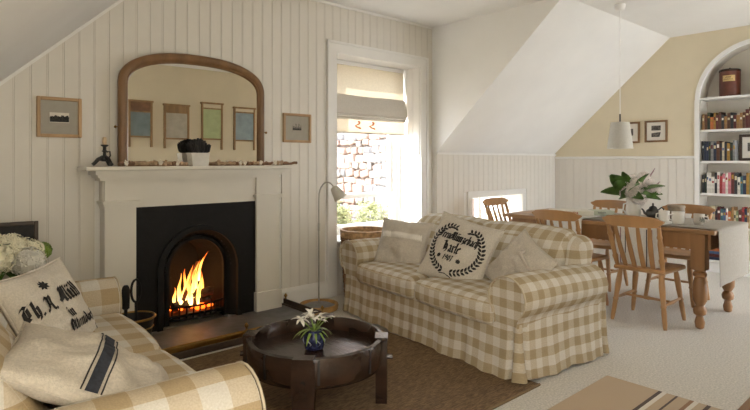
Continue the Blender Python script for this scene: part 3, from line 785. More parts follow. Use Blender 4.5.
def img_figures(o, w_, h):
    MB().box(-.05, .05, -.0095, -.0075, h*.36, h*.60).build('print', 'matgrey', o)
    q = MB(); r = random.Random(9)
    for k in range(9):
        xx = -.042+.0105*k; hh = r.uniform(.035, .065); q.lathe([(.004, 0), (.0075, .01), (.004, hh*.6), (.0045, hh*.75), (.002, hh)], 6, (xx, -.009, h*.42), sy=.15)
    q.build('print_image', 'photodark', o)
def img_two(o, w_, h):
    MB().box(-.055, .055, -.0095, -.0075, h*.54, h*.76).build('print', 'photo', o); MB().prism([(-.055, h*.24), (.04, h*.24), (.055, h*.46), (-.055, h*.42)], 1, -.0095, -.0075).build('print', 'photo', o)
def img_one(o, w_, h): MB().box(-.05, .05, -.0095, -.0075, h*.36, h*.68).build('print', 'photo', o)
picture('picture_frame', (.851, WY-.002, 1.459), 0, .268, .269, 'oak', 'small oak frame with a dark beach photograph beneath the sloping ceiling', img_beach)
picture('picture_frame', (2.755, WY-.002, 1.467), 0, .30, .262, 'oak', 'small oak frame with a row of dark figures beside the mirror', img_figures)
picture('picture_frame', (YX-.002, 2.70, 1.535), -PI/2, .27, .272, 'mirrorwood', 'square wooden frame with two prints on the yellow wall', img_two, .024, 'matwhite')
picture('picture_frame', (YX-.002, 3.03, 1.53), -PI/2, .27, .272, 'mirrorwood', 'square wooden frame half hidden by the pendant shade', img_one, .024, 'matwhite')

# ------------------------------------------------------------------ washboards on the back wall (seen in the mirror)
def washboard(x, z, w_, h, panel, label, top, railh):
    o = empty('washboard', (x, -.448, z), PI, label, 'washboard', 'washboards seen in the mirror')
    for s_ in (-1, 1): MB().rbox((s_*(w_/2-.016), -.018, h/2), (.016, .016, h/2), .004, 1, seg=1).build('post', 'washwood', o)
    MB().box(-w_/2+.03, w_/2-.03, -.026, -.010, h-railh-.02, h-.02).build('head_panel', top, o)
    MB().rbox((0, -.02, h-.006), (w_/2+.012, .024, .014), .004, 1, seg=1).build('top_rail', 'washwood', o)
    zz0, zz1 = h*.24, h-railh-.03
    pnl = MB().box(-w_/2+.03, w_/2-.03, -.016, -.010, zz0, zz1).build('scrub_panel', panel, o)
    q = MB(); nn = int((zz1-zz0)/.022)
    for i in range(nn): q.tube([(-w_/2+.032, -.016, zz0+.011+i*.022), (w_/2-.032, -.016, zz0+.011+i*.022)], .005, 5)
    q.build('rib', panel, pnl)
    for zz in (zz0-.012, zz1+.006): MB().box(-w_/2+.03, w_/2-.03, -.026, -.006, zz-.012, zz+.012).build('cross_rail', 'washwood', o)
washboard(2.86, 1.515, .36, .71, 'zincblue', 'washboard with blue-grey panel cut off by the mirror frame', 'washwooddark', .14)
washboard(3.42, 1.50, .41, .70, 'zincpale', 'washboard with pale grey ribbed panel and curved top in the mirror', 'washwood', .10)
washboard(4.02, 1.49, .38, .78, 'glassgreen', 'tall washboard with pale green glass panel in the mirror', 'yellow', .07)
washboard(4.62, 1.49, .41, .74, 'zinc', 'washboard with shiny zinc panel reflected above the garland', 'yellow', .06)

# ------------------------------------------------------------------ rugs
rg = MB().rbox((1.85, 2.56, .007), (.95, .86, .006), .004, 1, seg=2).build('jute_rug', 'jute'); tag(rg, 'brown woven jute rug under the round coffee table', 'rug')
MB().tube([(.90, 1.70, .008), (2.80, 1.70, .008)], .008, 6).build('bound_edge', 'binding', rg); MB().tube([(.90, 3.42, .008), (2.80, 3.42, .008)], .008, 6).build('bound_edge', 'binding', rg)
B_, W_, K_, T_ = (188, 166, 140), (222, 214, 202), (92, 80, 74), (150, 116, 90)
spans = [(.10, K_), (.115, B_), (.16, W_), (.175, T_), (.20, B_), (.30, K_), (.312, W_), (.33, T_), (.36, W_), (.375, B_), (.44, K_), (.46, B_), (.50, W_), (.52, T_), (.54, B_), (.60, K_), (.61, B_), (.66, W_), (.68, K_), (.70, B_)]
M['striped'] = stripes('striped_rug', 1, spans, B_)
sr = MB().rbox((.75, .5, .005), (.75, .5, .005), .003, 1, seg=1).build('striped_rug', 'striped'); sr.location = (1.72, .50, .0); tag(sr, 'flat woven tan rug with brown and cream stripes', 'rug')

# ------------------------------------------------------------------ sofas
L, D = 1.86, .88
def sofa(name, label, ck):
    o = empty(name, (0, 0, 0), 0, label, 'sofa', 'gingham sofas')
    # loose skirt
    per = []
    nL, nD = 150, 72
    for i in range(nL): per.append((L*i/nL, 0, 0, -1, L*i/nL))
    for i in range(nD): per.append((L, D*i/nD, 1, 0, L+D*i/nD))
    for i in range(nL): per.append((L-L*i/nL, D, 0, 1, L+D+L*i/nL))
    for i in range(nD): per.append((0, D-D*i/nD, -1, 0, 2*L+D+D*i/nD))
    per.append(per[0][:4]+(2*L+2*D,))
    def P(u, v):
        a = per[min(len(per)-1, int(round(u*(len(per)-1))))]
        s_ = a[4]; fl = v*v
        off = .006+.028*fl+.008*fl*math.sin(s_*21)+.006*fl*math.sin(s_*47+1)
        x, y = a[0], a[1]
        for cx, cy in ((0, 0), (L, 0), (L, D), (0, D)):     # inverted pleats beside the corners
            dd = math.hypot(x-cx, y-cy)
            off -= .055*(v**.7)*math.exp(-((dd-.05)/.013)**2)
        z = .385*(1-v)+.018+.006*math.sin(s_*14)*v
        return (x+a[2]*off, y+a[3]*off, z)
    n = len(per)-1
    mb = MB().grid(P, n, 9, lambda u, v: (per[min(n, int(round(u*n)))][4], .37*(1-v)))
    mb.build('skirt', ck, o, True, sharp=80)
    MB().box(.02, L-.02, .02, D-.02, .10, .36).build('base', ck, o, boxuv=True)
    # rolled arms
    def arm(mirror):
        pr = [(.170, .33), (.170, .36), (.176, .39)]
        c = (.065, .493)
        for i in range(17):
            t = math.radians(-38+262*i/16); pr.append((c[0]+.141*math.cos(t), c[1]+.133*math.sin(t)))
        pr += [(-.022, .39), (-.008, .365), (-.004, .33)]
        al = [0]
        for (a, b), (c2, d2) in zip(pr, pr[1:]): al.append(al[-1]+math.hypot(c2-a, d2-b))
        X = (lambda x: L-x) if mirror else (lambda x: x)
        ys = [(-.012, .965), (-.022, .985), (-.016, 1.0), (.0, 1.006)]+[(D*.9*i/10, 1.0+.012*math.sin(i*1.3)) for i in range(1, 11)]
        cz = .45
        mb = MB()
        def Q(u, v):
            i = int(round(u*(len(pr)-1))); j = int(round(v*(len(ys)-1)))
            y, k = ys[j]; x, z = pr[i]
            z -= .02*max(0, (y-.3))*(1 if z > .45 else 0)
            return (X(.065+(x-.065)*k), y, cz+(z-cz)*k)
        mb.grid(Q, len(pr)-1, len(ys)-1, lambda u, v: (ys[int(round(v*(len(ys)-1)))][0]+.02, al[int(round(u*(len(pr)-1)))]), flip=mirror)
        cap = [Q(i/(len(pr)-1), 0) for i in range(len(pr))]
        mb.add(cap, [tuple(range(len(cap)))[::-1 if not mirror else 1]])
        mb.add([Q(i/(len(pr)-1), 1) for i in range(len(pr))], [tuple(range(len(cap)))])
        a = mb.build('arm', ck, o, True, boxuv=True, sharp=70)
        MB().tube([(p[0], p[1]-.008, p[2]) for p in (Q(i/(len(pr)-1), 1/(len(ys)-1)) for i in range(2, len(pr)-2))], .005, 6).build('piping', 'piping', a, True)
    arm(False); arm(True)
    # back and cushions
    def bk(p, u): return p+Vector((0, .07*(p.z/.28) + 0, .025*(1-u[0]**2)*(u[2] > .3)))
    b = MB().rbox((L/2, D-.15, .50), (L/2-.055, .105, .285), .085, 4, bk, seg=12); b.build('backrest', ck, o, True, boxuv=True, weld=False, sharp=180)
    nb = 2; x0, x1 = .178, L-.178
    for i in range(nb):
        a, c = x0+(x1-x0)*i/nb+.003, x0+(x1-x0)*(i+1)/nb-.003
        def puff(p, u, s_=i): return p+Vector((0, -.02*(1-u[0]**2), .02*(1-u[0]**2)*(1-u[1]**2)*(1 if u[2] > 0 else .3)))
        sc = MB().rbox(((a+c)/2, .285, .375), ((c-a)/2, .325, .082), .055, 4, puff, seg=6).build('seat_cushion', ck, o, True, boxuv=True, sharp=180)
        for zz in (.33, .43):
            pts = []
            for k in range(40):
                t = 2*PI*k/40; ct, st = math.cos(t), math.sin(t)
                e = .28; xx = math.copysign(abs(ct)**e, ct); yy = math.copysign(abs(st)**e, st)
                pts.append(((a+c)/2+xx*((c-a)/2-.004), .285+yy*.32-.02*(1-xx*xx)*(yy < 0), zz))
            MB().tube(pts, .0055, 5, closed=True).build('piping', 'piping', sc, True)
        def puff2(p, u): return p+Vector((0, .12*(p.z/.2)-.045*(1-u[0]**2)*(1-u[2]**2)*(1 if u[1] < 0 else 0), .018*(1-u[0]**2)*(1 if u[2] > 0 else 0)))
        bc = MB().rbox(((a+c)/2, .655, .615), ((c-a)/2+(.03), .085, .205), .07, 4, puff2, seg=6).build('back_cushion', ck, o, True, boxuv=True, sharp=180)
        pts = []
        for k in range(30):
            t = -.15*PI+1.3*PI*k/29; ct, st = math.cos(t), math.sin(t); e = .35
            xx = math.copysign(abs(ct)**e, ct); zz = math.copysign(abs(st)**e, st)
            pts.append(((a+c)/2+xx*((c-a)/2+.018), .615+.12*zz, .615+zz*.195+.018*(1-xx*xx)*(zz > 0)))
        MB().tube(pts, .0055, 5).build('piping', 'piping', bc, True)
    return o
s1 = sofa('gingham_sofa', 'tan and cream gingham sofa with rolled arms under the window', 'check')
s1.location = (2.925, 3.63, 0); s1.rotation_euler = (0, 0, math.radians(-96.6))
s2 = sofa('gingham_sofa', 'tan gingham sofa in front of the hydrangeas with its back to the knee wall', 'check2'); s2.location = (.85, 1.57, 0); s2.rotation_euler = (0, 0, math.radians(86.9))
bpy.context.view_layer.update()
def on(s_, p): return s_.matrix_world @ Vector(p)

# ------------------------------------------------------------------ lettering drawn with a broad nib
G = {   # strokes on a grid: x-height 1, ascender 1.6, descender -.5
 'r': (.62, [[(.0,.85),(.14,1),(.14,.15),(.24,0),(.32,.1)], [(.22,.85),(.42,1),(.54,.82)]]),
 'e': (.66, [[(.40,.1),(.24,0),(.10,.15),(.10,.85),(.30,1),(.46,.75),(.14,.48)], [(.24,0),(.5,.18)]]),
 'n': (.82, [[(0,.85),(.14,1),(.14,.12),(.26,0)], [(.2,.8),(.44,1),(.56,.86),(.56,.12),(.70,0)]]),
 'u': (.82, [[(0,.85),(.14,1),(.14,.14),(.28,0),(.52,.18)], [(.46,.88),(.56,1),(.56,.12),(.70,0)]]),
 'z': (.66, [[(.05,.85),(.2,1),(.48,.88),(.2,.5),(.46,.3),(.36,-.2),(.1,-.4)]]),
 'b': (.72, [[(.02,1.45),(.14,1.6),(.14,.15),(.30,0),(.52,.2),(.52,.78),(.34,1),(.16,.8)]]),
 'a': (.76, [[(.10,.82),(.30,1),(.48,.85),(.48,.12),(.62,0)], [(.48,.5),(.16,.4),(.12,.15),(.26,0),(.48,.2)]]),
 'c': (.58, [[(.46,.8),(.30,1),(.12,.8),(.12,.15),(.28,0),(.46,.15)]]),
 'h': (.78, [[(.02,1.45),(.14,1.6),(.14,.12),(.24,0)], [(.18,.8),(.40,1),(.54,.8),(.5,.2),(.36,-.25)]]),
 'l': (.42, [[(.02,1.45),(.14,1.6),(.14,.14),(.26,0),(.34,.1)]]),
 'i': (.42, [[(0,.85),(.14,1),(.14,.14),(.26,0)], [(.20,1.26),(.12,1.42)]]),
 't': (.48, [[(.14,1.35),(.14,.14),(.28,0),(.38,.1)], [(0,.95),(.34,.95)]]),
 'd': (.72, [[(.12,1.6),(.44,1.2),(.52,.8),(.52,.2),(.30,0),(.12,.2),(.12,.75),(.32,1),(.5,.85)]]),
 'o': (.68, [[(.30,1),(.12,.8),(.12,.2),(.30,0),(.5,.2),(.5,.8),(.30,1)]]),
 'f': (.46, [[(.40,1.5),(.26,1.6),(.14,1.4),(.14,-.2)], [(0,.95),(.34,.95)]]),
 '.': (.3, [[(.14,-.04),(.04,.14)]]),
 'I': (.80, [[(.5,1.45),(.2,1.55),(.06,1.35)], [(.36,1.5),(.42,.7),(.3,.1),(.08,.05),(.02,.3)], [(.16,.85),(.6,.9)], [(.22,1.2),(.22,.5)]]),
 'M': (1.35, [[(.02,1.2),(.2,1.5),(.26,1.1),(.2,.2),(.04,0)], [(.26,1.3),(.5,1.5),(.62,1.3),(.62,.1),(.74,0)], [(.66,1.3),(.9,1.5),(1.04,1.3),(1.04,.12),(1.2,0)], [(.4,1.3),(.4,.25)], [(.02,.45),(.12,.2)]]),
 'H': (1.05, [[(.02,1.3),(.16,1.5),(.3,1.3),(.26,.2),(.06,0)], [(.26,.85),(.5,1.05),(.74,.8),(.72,.2),(.5,-.15)], [(.42,1.5),(.42,.2)], [(.30,1.35),(.64,1.55)]]),
 'T': (1.0, [[(.1,1.2),(.3,1.5),(.55,1.35),(.85,1.55)], [(.5,1.35),(.25,1.0),(.2,.4),(.45,.02),(.75,.25)], [(.56,1.2),(.56,.35)]]),
 'A': (1.1, [[(.05,1.2),(.25,1.5),(.5,1.3),(.42,.3),(.15,.0),(.02,.2)], [(.5,1.35),(.78,1.5),(.84,1.2),(.84,.14),(1,0)], [(.36,.62),(.84,.62)]]),
 'O': (1.0, [[(.5,1.5),(.18,1.15),(.15,.4),(.45,0),(.8,.3),(.8,1.1),(.5,1.5)], [(.42,1.3),(.42,.25)]]),
 'B': (.9, [[(.1,1.4),(.2,1.5),(.2,.0),(.5,.05),(.7,.3),(.6,.65),(.25,.75),(.55,.95),(.6,1.25),(.4,1.5),(.2,1.4)]]),
 '1': (.5, [[(.05,1.0),(.22,1.25),(.22,0)]]), '9': (.72, [[(.5,.75),(.3,.6),(.12,.8),(.15,1.1),(.35,1.25),(.52,1.05),(.5,.4),(.2,0)]]),
 '0': (.72, [[(.32,1.25),(.12,.95),(.12,.3),(.32,0),(.52,.3),(.52,.95),(.32,1.25)]]), '7': (.66, [[(.05,1.2),(.5,1.22),(.28,.6),(.22,0)]]),
 ' ': (.5, []),
}
def strokes(text, x, y, h, nib=.105, center=True, hx=1.0):
    """list of quads in 2-D (metres); h = x-height"""
    wd = sum(G['u' if c == 'ü' else c][0] for c in text)*h*hx
    px = x-wd/2 if center else x; out = []
    nx, ny = nib*h*.86, nib*h*.62
    for ch in text:
        g = G['u' if ch == 'ü' else ch]; ss = list(g[1])
        if ch == 'ü': ss += [[(.22, 1.24), (.14, 1.38)], [(.54, 1.24), (.46, 1.38)]]
        for st in ss:
            for (a, b), (c, d) in zip(st, st[1:]):
                a_, b_, c_, d_ = px+a*h*hx, y+b*h, px+c*h*hx, y+d*h
                out.append([(a_-nx, b_-ny), (a_+nx, b_+ny), (c_+nx, d_+ny), (c_-nx, d_-ny)])
        px += g[0]*h*hx
    return out
def leafpoly(x, y, ang, l, w_):
    c, s_ = math.cos(ang), math.sin(ang)
    return [(x+c*a-s_*b, y+s_*a+c*b) for a, b in ((0, 0), (l*.35, w_), (l*.75, w_*.7), (l, 0), (l*.75, -w_*.7), (l*.35, -w_))]

# ------------------------------------------------------------------ cushions
def place(o, c, n, spin=0):
    """stand a cushion at centre c with its face towards n, turned by spin in its own plane"""
    n = Vector(n).normalized(); up = Vector((0, 0, 1)); r = (-n).cross(up).normalized(); u = r.cross(-n).normalized()
    if u.z < 0: u = -u
    y = -n
    m = Matrix((r, y, u)).transposed().to_4x4()
    o.matrix_world = Matrix.Translation(c) @ m @ Matrix.Rotation(spin, 4, 'Y')
def pillow(name, label, w_, h, t, m, seed=0, wr=1.0):
    o = empty(name, (0, 0, 0), 0, label, 'cushion')
    def S_(u, v, sgn):
        x = w_/2*u*(1-.075*math.cos(v*PI/2)); z = h/2*v*(1-.075*math.cos(u*PI/2))
        d = t*(max(0, (1-abs(u)**2.4)*(1-abs(v)**2.4)))**.55
        k = noise.noise(Vector((u*2.1+seed*3, v*2.3, seed*1.7)))*.022*wr+abs(noise.noise(Vector((u*3.5, v*3.5+seed, 4))))*.012*wr
        edge = (1-abs(u)**4)*(1-abs(v)**4)
        z -= .03*d/t*(.7-.3*v)
        return (x, sgn*(d+k*edge), z)
    mb = MB(); n = 40
    for sg in (-1, 1): mb.grid(lambda a, b: S_(2*a-1, 2*b-1, sg), n, n, flip=sg > 0)
    mb.build('cover', m, o, True, weld=True, sharp=100)
    pts = [S_(-1+2*i/12, -1, -1) for i in range(12)]+[S_(1, -1+2*i/12, -1) for i in range(12)]+[S_(1-2*i/12, 1, -1) for i in range(12)]+[S_(-1, 1-2*i/12, -1) for i in range(12)]
    MB().tube(pts, .0045, 5, closed=True).build('seam', m, o, True)
    def front(x, z, lift=.0025):
        u, v = x/(w_/2), z/(h/2)
        for _ in range(4):
            p = S_(u, v, -1); u += (x-p[0])/(w_/2); v += (z-p[2])/(h/2)
            u = max(-.98, min(.98, u)); v = max(-.98, min(.98, v))
        p = S_(u, v, -1); return (p[0], p[1]-lift, p[2])
    return o, front
def stamp(o, front, polys, name, m, lift=.005):
    mb = MB()
    for q in polys:
        # split long pieces so that the print follows the cushion
        mb.add([front(a, b, lift) for a, b in q], [tuple(range(len(q)))])
    return mb.build(name, m, o)
def smooth_quads(quads, step=.02):
    out = []
    for q in quads:
        l = math.hypot(q[3][0]-q[0][0], q[3][1]-q[0][1]); k = max(1, int(l/step))
        for i in range(k):
            f = lambda A, B, t: (A[0]+(B[0]-A[0])*t, A[1]+(B[1]-A[1])*t)
            out.append([f(q[0], q[3], i/k), f(q[1], q[2], i/k), f(q[1], q[2], (i+1)/k), f(q[0], q[3], (i+1)/k)])
    return out
# printed cushion in the middle of the window sofa
c1, f1 = pillow('printed_cushion', 'linen cushion printed with a black wreath and old German lettering', .52, .52, .085, 'linen', 1)
stamp(c1, f1, smooth_quads(strokes('Irene', -.112, .06, 0.043, .15, True, .72)), 'lettering', 'ink')
stamp(c1, f1, smooth_quads(strokes('Münzebach', .048, .06, 0.043, .15, True, .72)), 'lettering', 'ink')
stamp(c1, f1, smooth_quads(strokes('Harle', -.02, -.03, 0.05, .16, True, .9)), 'lettering', 'ink')
stamp(c1, f1, smooth_quads(strokes('1907', -.02, -.095, 0.034, .16)), 'lettering', 'ink')
wp = []
for sd in (-1, 1):
    for i in range(19):
        t = i/18; a = -PI/2+sd*(.16+2.62*t)
        rx, rz = .195, .185
        x, z = rx*math.cos(a), .015+rz*math.sin(a)
        if t > .86: z -= .035*(t-.86)/.14
        ta = math.atan2(rz*math.cos(a)*sd, -rx*math.sin(a)*sd)
        for off in (-.75, .75): wp.append(leafpoly(x, z, ta+off, .036, .009))
stamp(c1, f1, wp[:38], 'wreath_print', 'ink'); stamp(c1, f1, wp[38:], 'wreath_print', 'ink')
for sx in (-1, 1):
    stamp(c1, f1, [leafpoly(-.02+sx*.085, -.075, k*PI/4, .018, .006) for k in range(8)], 'flower_print', 'ink')
stamp(c1, f1, smooth_quads([[(-.05, -.196), (-.05, -.190), (-.005, -.182), (-.005, -.188)], [(-.005, -.188), (-.005, -.182), (.05, -.196), (.05, -.202)]]), 'ribbon_print', 'ink')
place(c1, on(s1, (1.06, .30, .628)), (-.86, -.22, .42), math.radians(14))
# small linen cushion with a lace band, by the window
c2, f2 = pillow('lace_band_cushion', 'linen cushion with a lace band and frayed top by the window', .46, .43, .08, 'linen2', 2, 1.6)
lc = []
for i in range(26):
    a = -.17+.34*i/25; lc.append(leafpoly(a, .045, PI/2, .045, .008)); lc.append(leafpoly(a+.006, .058, -PI/2, .026, .006))
stamp(c2, f2, lc, 'lace_band', 'lace', .004)
place(c2, on(s1, (.38, .31, .60)), (-.83, -.32, .42), math.radians(3))
# knotted linen cushion against the arm
c3, f3 = pillow('plain_linen_cushion', 'plain crumpled linen cushion leaning on the rolled arm', .46, .42, .08, 'linen2', 5, 2.0)
kb_ = MB().tube([f3(.02, .12), f3(.04, .09, .02), f3(.10, .07, .02), f3(.16, .05)], [.006, .016, .014, .006], 8).build('gathered_fold', 'linen2', c3, True)
place(c3, on(s1, (1.56, .36, .59)), (-.78, .22, .55), math.radians(24))
# sofa by the slope
c4, f4 = pillow('printed_cushion', 'linen cushion with star and black German lettering before the hydrangeas', .52, .46, .075, 'linenpale', 3)
stamp(c4, f4, smooth_quads(strokes('Th. A.', -.135, .01, .046, .17)), 'lettering', 'ink')
stamp(c4, f4, smooth_quads(strokes('Müll', .075, .02, .05, .17)), 'lettering', 'ink')
stamp(c4, f4, smooth_quads(strokes('in', .01, -.055, .034, .17)), 'lettering', 'ink')
stamp(c4, f4, smooth_quads(strokes('Otterndorf', .065, -.115, .034, .17)), 'lettering', 'ink')
stamp(c4, f4, smooth_quads(strokes('B', .19, -.175, .024, .15)), 'lettering', 'ink')
stamp(c4, f4, [leafpoly(-.05, .13, k*PI/4, .026, .0065) for k in range(8)], 'star_print', 'ink')
place(c4, (.55, 2.84, .60), (.66, -.60, .46), math.radians(-2))
c5, f5 = pillow('striped_linen_cushion', 'large plain linen cushion with a dark navy woven stripe', .54, .56, .085, 'linen2', 6, 1.6)
for x0, x1, mm in ((-.02, .018, 'navy'), (-.033, -.028, 'ink'), (.027, .032, 'ink')):
    q = []
    for i in range(24):
        za, zb = -.235+.47*i/24, -.235+.47*(i+1)/24; q.append([(za, x0), (zb, x0), (zb, x1), (za, x1)])
    stamp(c5, f5, q, 'woven_stripe', mm, .005)
place(c5, (.50, 1.96, .59), (.46, -.14, .87), math.radians(3))

# ------------------------------------------------------------------ coffee table
ct = empty('round_coffee_table', (1.72, 2.40, .0135), 0, 'low round dark wooden coffee table with raised tray rim', 'coffee table')
R = .365
MB().lathe([(R-.05, .185), (R-.012, .195), (R, .22), (R+.004, .32), (R-.002, .342), (R-.022, .346), (R-.032, .338), (R-.036, .272)], 56, caps=False).build('rim', 'darkwood', ct, True, sharp=50)
MB().lathe([(.0, .26), (R-.03, .26), (R-.03, .272), (0, .272)], 56, caps=False).build('table_top', 'darkwood', ct, True, sharp=50)
MB().lathe([(0, .185), (R-.05, .185), (R-.05, .2)], 56, caps=False).build('underside', 'darkwood', ct)
for i, a in enumerate((-45, 45, 135, 225)):
    a = math.radians(a)
    lg = MB().prism([(-.045, 0), (.045, 0), (.05, .10), (.058, .20), (.055, .33), (-.055, .33), (-.058, .20), (-.05, .10)], 1, -.03, .03).build('leg', 'darkwood', ct)
    lg.location = (math.cos(a)*(R-.01), math.sin(a)*(R-.01), 0); lg.rotation_euler = (0, 0, a+PI/2)
    MB().tube([(0, -.06, .235), (0, .09, .235)], .014, 8).build('peg', 'darkwood', lg, True)
    MB().box(-.05, .05, -.034, .034, .332, .35).build('strap', 'darkwood', lg)
for i in range(8):
    a = 2*PI*i/8+.2; s_ = MB().box(-.006, .006, -.004, .004, .22, .34).build('stave_joint', 'black', ct); s_.location = (math.cos(a)*(R+.001), math.sin(a)*(R+.001), 0); s_.rotation_euler = (0, 0, a+PI/2)
def leafmesh(l, w_, bend=.3, m='leaf', n=6, fold=.25):
    mb = MB()
    def P(u, v):
        b = w_*math.sin(PI*min(1, u*.92+.04))**.8*(1-.25*u); y = (v-.5)*2*b
        return (l*u*math.cos(bend*u), y, l*u*math.sin(-bend*u)+abs(y)*fold)
    mb.grid(P, n, 4); return mb.mesh('leaf', m, True)
def spray(name, me, parent, base, az, el, roll=0, sc=1):
    o = inst(name, me, parent, base); o.rotation_mode = 'XYZ'
    o.rotation_euler = (Matrix.Rotation(az, 4, 'Z') @ Matrix.Rotation(-el, 4, 'Y') @ Matrix.Rotation(roll, 4, 'X')).to_euler(); o.scale = (sc,)*3
    return o
bv = empty('lily_pot', (1.705, 2.395, .286), 0, 'blue and white pot of white flowers on the round coffee table', 'potted plant')
MB().lathe([(.036, 0), (.05, .008), (.058, .045), (.057, .075), (.046, .098), (.048, .108), (.04, .108), (.038, .09), (0, .085)], 28, caps=False).build('pot', 'blueglaze', bv, True)
mb = MB()
for k in range(7):
    a = 2*PI*k/7; pts = [((.0595-.004*abs(i-2))*math.cos(a+.22*math.sin(i*1.6)), (.0595-.004*abs(i-2))*math.sin(a+.22*math.sin(i*1.6)), .03+.012*i) for i in range(5)]; mb.tube(pts, .0035, 5)
mb.build('painted_pattern', 'whiteglaze', bv)
lm = leafmesh(.12, .010, .9, 'leaf2'); lp = leafmesh(.052, .012, .5, 'petalwhite')
r6 = random.Random(8)
for k in range(14): spray('leaf', lm, bv, (0, 0, .095), k*2.4, r6.uniform(.4, 1.0), 0, r6.uniform(.7, 1.05))
for k in range(6):
    az = k*2*PI/6+.5; el = r6.uniform(.45, 1.2); ln = r6.uniform(.075, .10)
    d = Vector((math.cos(az)*math.cos(el), math.sin(az)*math.cos(el), math.sin(el)))
    fo = MB().tube([(0, 0, .09), tuple(d*ln*.6+Vector((0, 0, .10))), tuple(d*ln+Vector((0, 0, .10)))], .003, 5).build('flower_stem', 'leaf2', bv)
    for j in range(6): spray('petal', lp, fo, tuple(d*ln+Vector((0, 0, .10))), az+j*PI/3*.9-.9, el*.8-.25+.4*math.cos(j*1.05), 0, r6.uniform(.8, 1.1))

# ------------------------------------------------------------------ floor lamp, tray, basket
lp_ = empty('floor_lamp', (2.79, 3.85, 0), 0, 'slim grey gooseneck reading lamp standing by the window', 'floor lamp')
MB().lathe([(.115, .036), (.118, .044), (.11, .05), (.02, .054), (.012, .06)], 32).build('base', 'slatedisc', lp_, True)
dr, du = Vector((.745, -.667, 0)), Vector((0, 0, 1))
pts = [(0, 0, .05), (0, 0, .4), (0, 0, .8), (0, 0, .95)]
for i in range(1, 11):
    t = PI*.80*i/10; p = dr*(.075*(1-math.cos(t)))+Vector((0, 0, .98+.135*math.sin(t))); pts.append(tuple(p))
MB().tube(pts, .0065, 8).build('pole', 'steel', lp_, True)
MB().lathe([(.011, .69), (.011, .76)], 10).build('switch', 'steel', lp_, True)
hd = Vector(pts[-1]); ax = (dr*.55+Vector((0, 0, -.84))).normalized()
q = ax.to_track_quat('Z', 'Y').to_matrix().to_4x4(); q.translation = hd
sh = MB().lathe([(.012, -.02), (.03, -.012), (.036, .0), (.062, .105), (.058, .105), (.033, .004), (0, -.004)], 24, caps=False).xf(q).build('shade', 'shade', lp_, True)
MB().lathe([(.018, .02), (.026, .045), (.02, .07), (.004, .078)], 12).xf(q).build('bulb', 'ceramic2', sh, True)
MB().tube([(.0, .1, .03), (.06, .2, .012), (.12, .24, .012), (.3, .26, .012)], .004, 6).build('cord', 'white', lp_)
tr = empty('round_wooden_tray', (2.79, 3.85, 0), 0, 'round wooden tray under the floor lamp base', 'tray')
MB().lathe([(.15, .004), (.165, .01), (.172, .04), (.166, .058), (.152, .058), (.146, .034)], 40, caps=False).build('rim', 'tray', tr, True)
MB().lathe([(0, .004), (.15, .004), (.15, .034), (0, .034)], 40, caps=False).build('tray_base', 'slatedisc', tr, True, sharp=50)
bs = empty('wicker_log_basket', (3.36, 3.905, 0), 0, 'tall woven wicker basket between the sofa and the window', 'basket')
Rb0, Rb1, Hb = .175, .215, .62
ns = 30
for k in range(ns):
    a = 2*PI*k/ns; MB().tube([(Rb0*math.cos(a), Rb0*math.sin(a), .0), (Rb1*math.cos(a), Rb1*math.sin(a), Hb)], .006, 5).build('stake', 'wicker', bs)
for j in range(26):
    z = .012+j*(Hb-.05)/25; rad = Rb0+(Rb1-Rb0)*z/Hb
    MB().tube([((rad+.009*(1 if (k//2+j) % 2 else -1))*math.cos(PI*k/ns), (rad+.009*(1 if (k//2+j) % 2 else -1))*math.sin(PI*k/ns), z) for k in range(2*ns)], .0105, 5, closed=True).build('weave', 'wicker', bs, True)
mb = MB().lathe([(Rb1-.012, Hb-.035), (Rb1+.012, Hb-.035), (Rb1+.016, Hb+.03), (Rb1-.008, Hb+.035), (Rb1-.012, Hb-.035)], 48, caps=False)
mb.build('rim_band', 'wickerlight', bs, True, sharp=50)
MB().lathe([(0, .006), (Rb0, .006), (Rb0, .016), (0, .016)], 30, caps=False).build('basket_base', 'wicker', bs)

# ------------------------------------------------------------------ corner behind the far sofa: table, slate frame, hydrangeas
st = empty('side_table', (.38, 3.72, 0), 0, 'small dark side table in the corner under the hydrangeas', 'side table')
MB().rbox((0, 0, .56), (.24, .20, .014), .006, 2, seg=1).build('table_top', 'darkwood', st, True)
for a in (-.2, .2):
    for b in (-.16, .16): MB().tube([(a, b, 0), (a*.95, b*.95, .55)], [.016, .02], 8).build('leg', 'darkwood', st, True)
MB().box(-.21, .21, -.17, .17, .49, .546).build('apron', 'darkwood', st)
fb = empty('slate_frame', (.56, 3.84, .575), 0, 'small dark framed slate board standing behind the hydrangeas', 'frame'); fb.rotation_euler = (-.06, 0, -.15)
for a, b, c, d in ((-.115, -.092, 0, .36), (.092, .115, 0, .36), (-.092, .092, 0, .024), (-.092, .092, .336, .36)): MB().rbox(((a+b)/2, 0, (c+d)/2), ((b-a)/2, .014, (d-c)/2), .005, 2, seg=1).build('frame_bar', 'darkframe', fb)
MB().box(-.094, .094, -.004, .008, .02, .34).build('slate_panel', 'chalk', fb)
q = MB()
for j, (a, b) in enumerate(((-.05, .04), (-.03, .02), (-.045, .05))):
    z = .27-.035*j; q.tube([(a+(b-a)*i/10, -.006, z+.006*math.sin(i*2.2)) for i in range(11)], .002, 4)
q.build('chalk_writing', 'chalkmark', fb)
hv = empty('hydrangea_vase', (.46, 3.60, .575), 0, 'vase of cream hydrangeas with dark leaves behind the sofa', 'flowers')
MB().lathe([(.05, 0), (.07, .01), (.08, .08), (.06, .15), (.065, .17), (.055, .17), (.05, .14), (0, .13)], 24, caps=False).build('vase', 'ceramic', hv, True)
fp4 = MB()
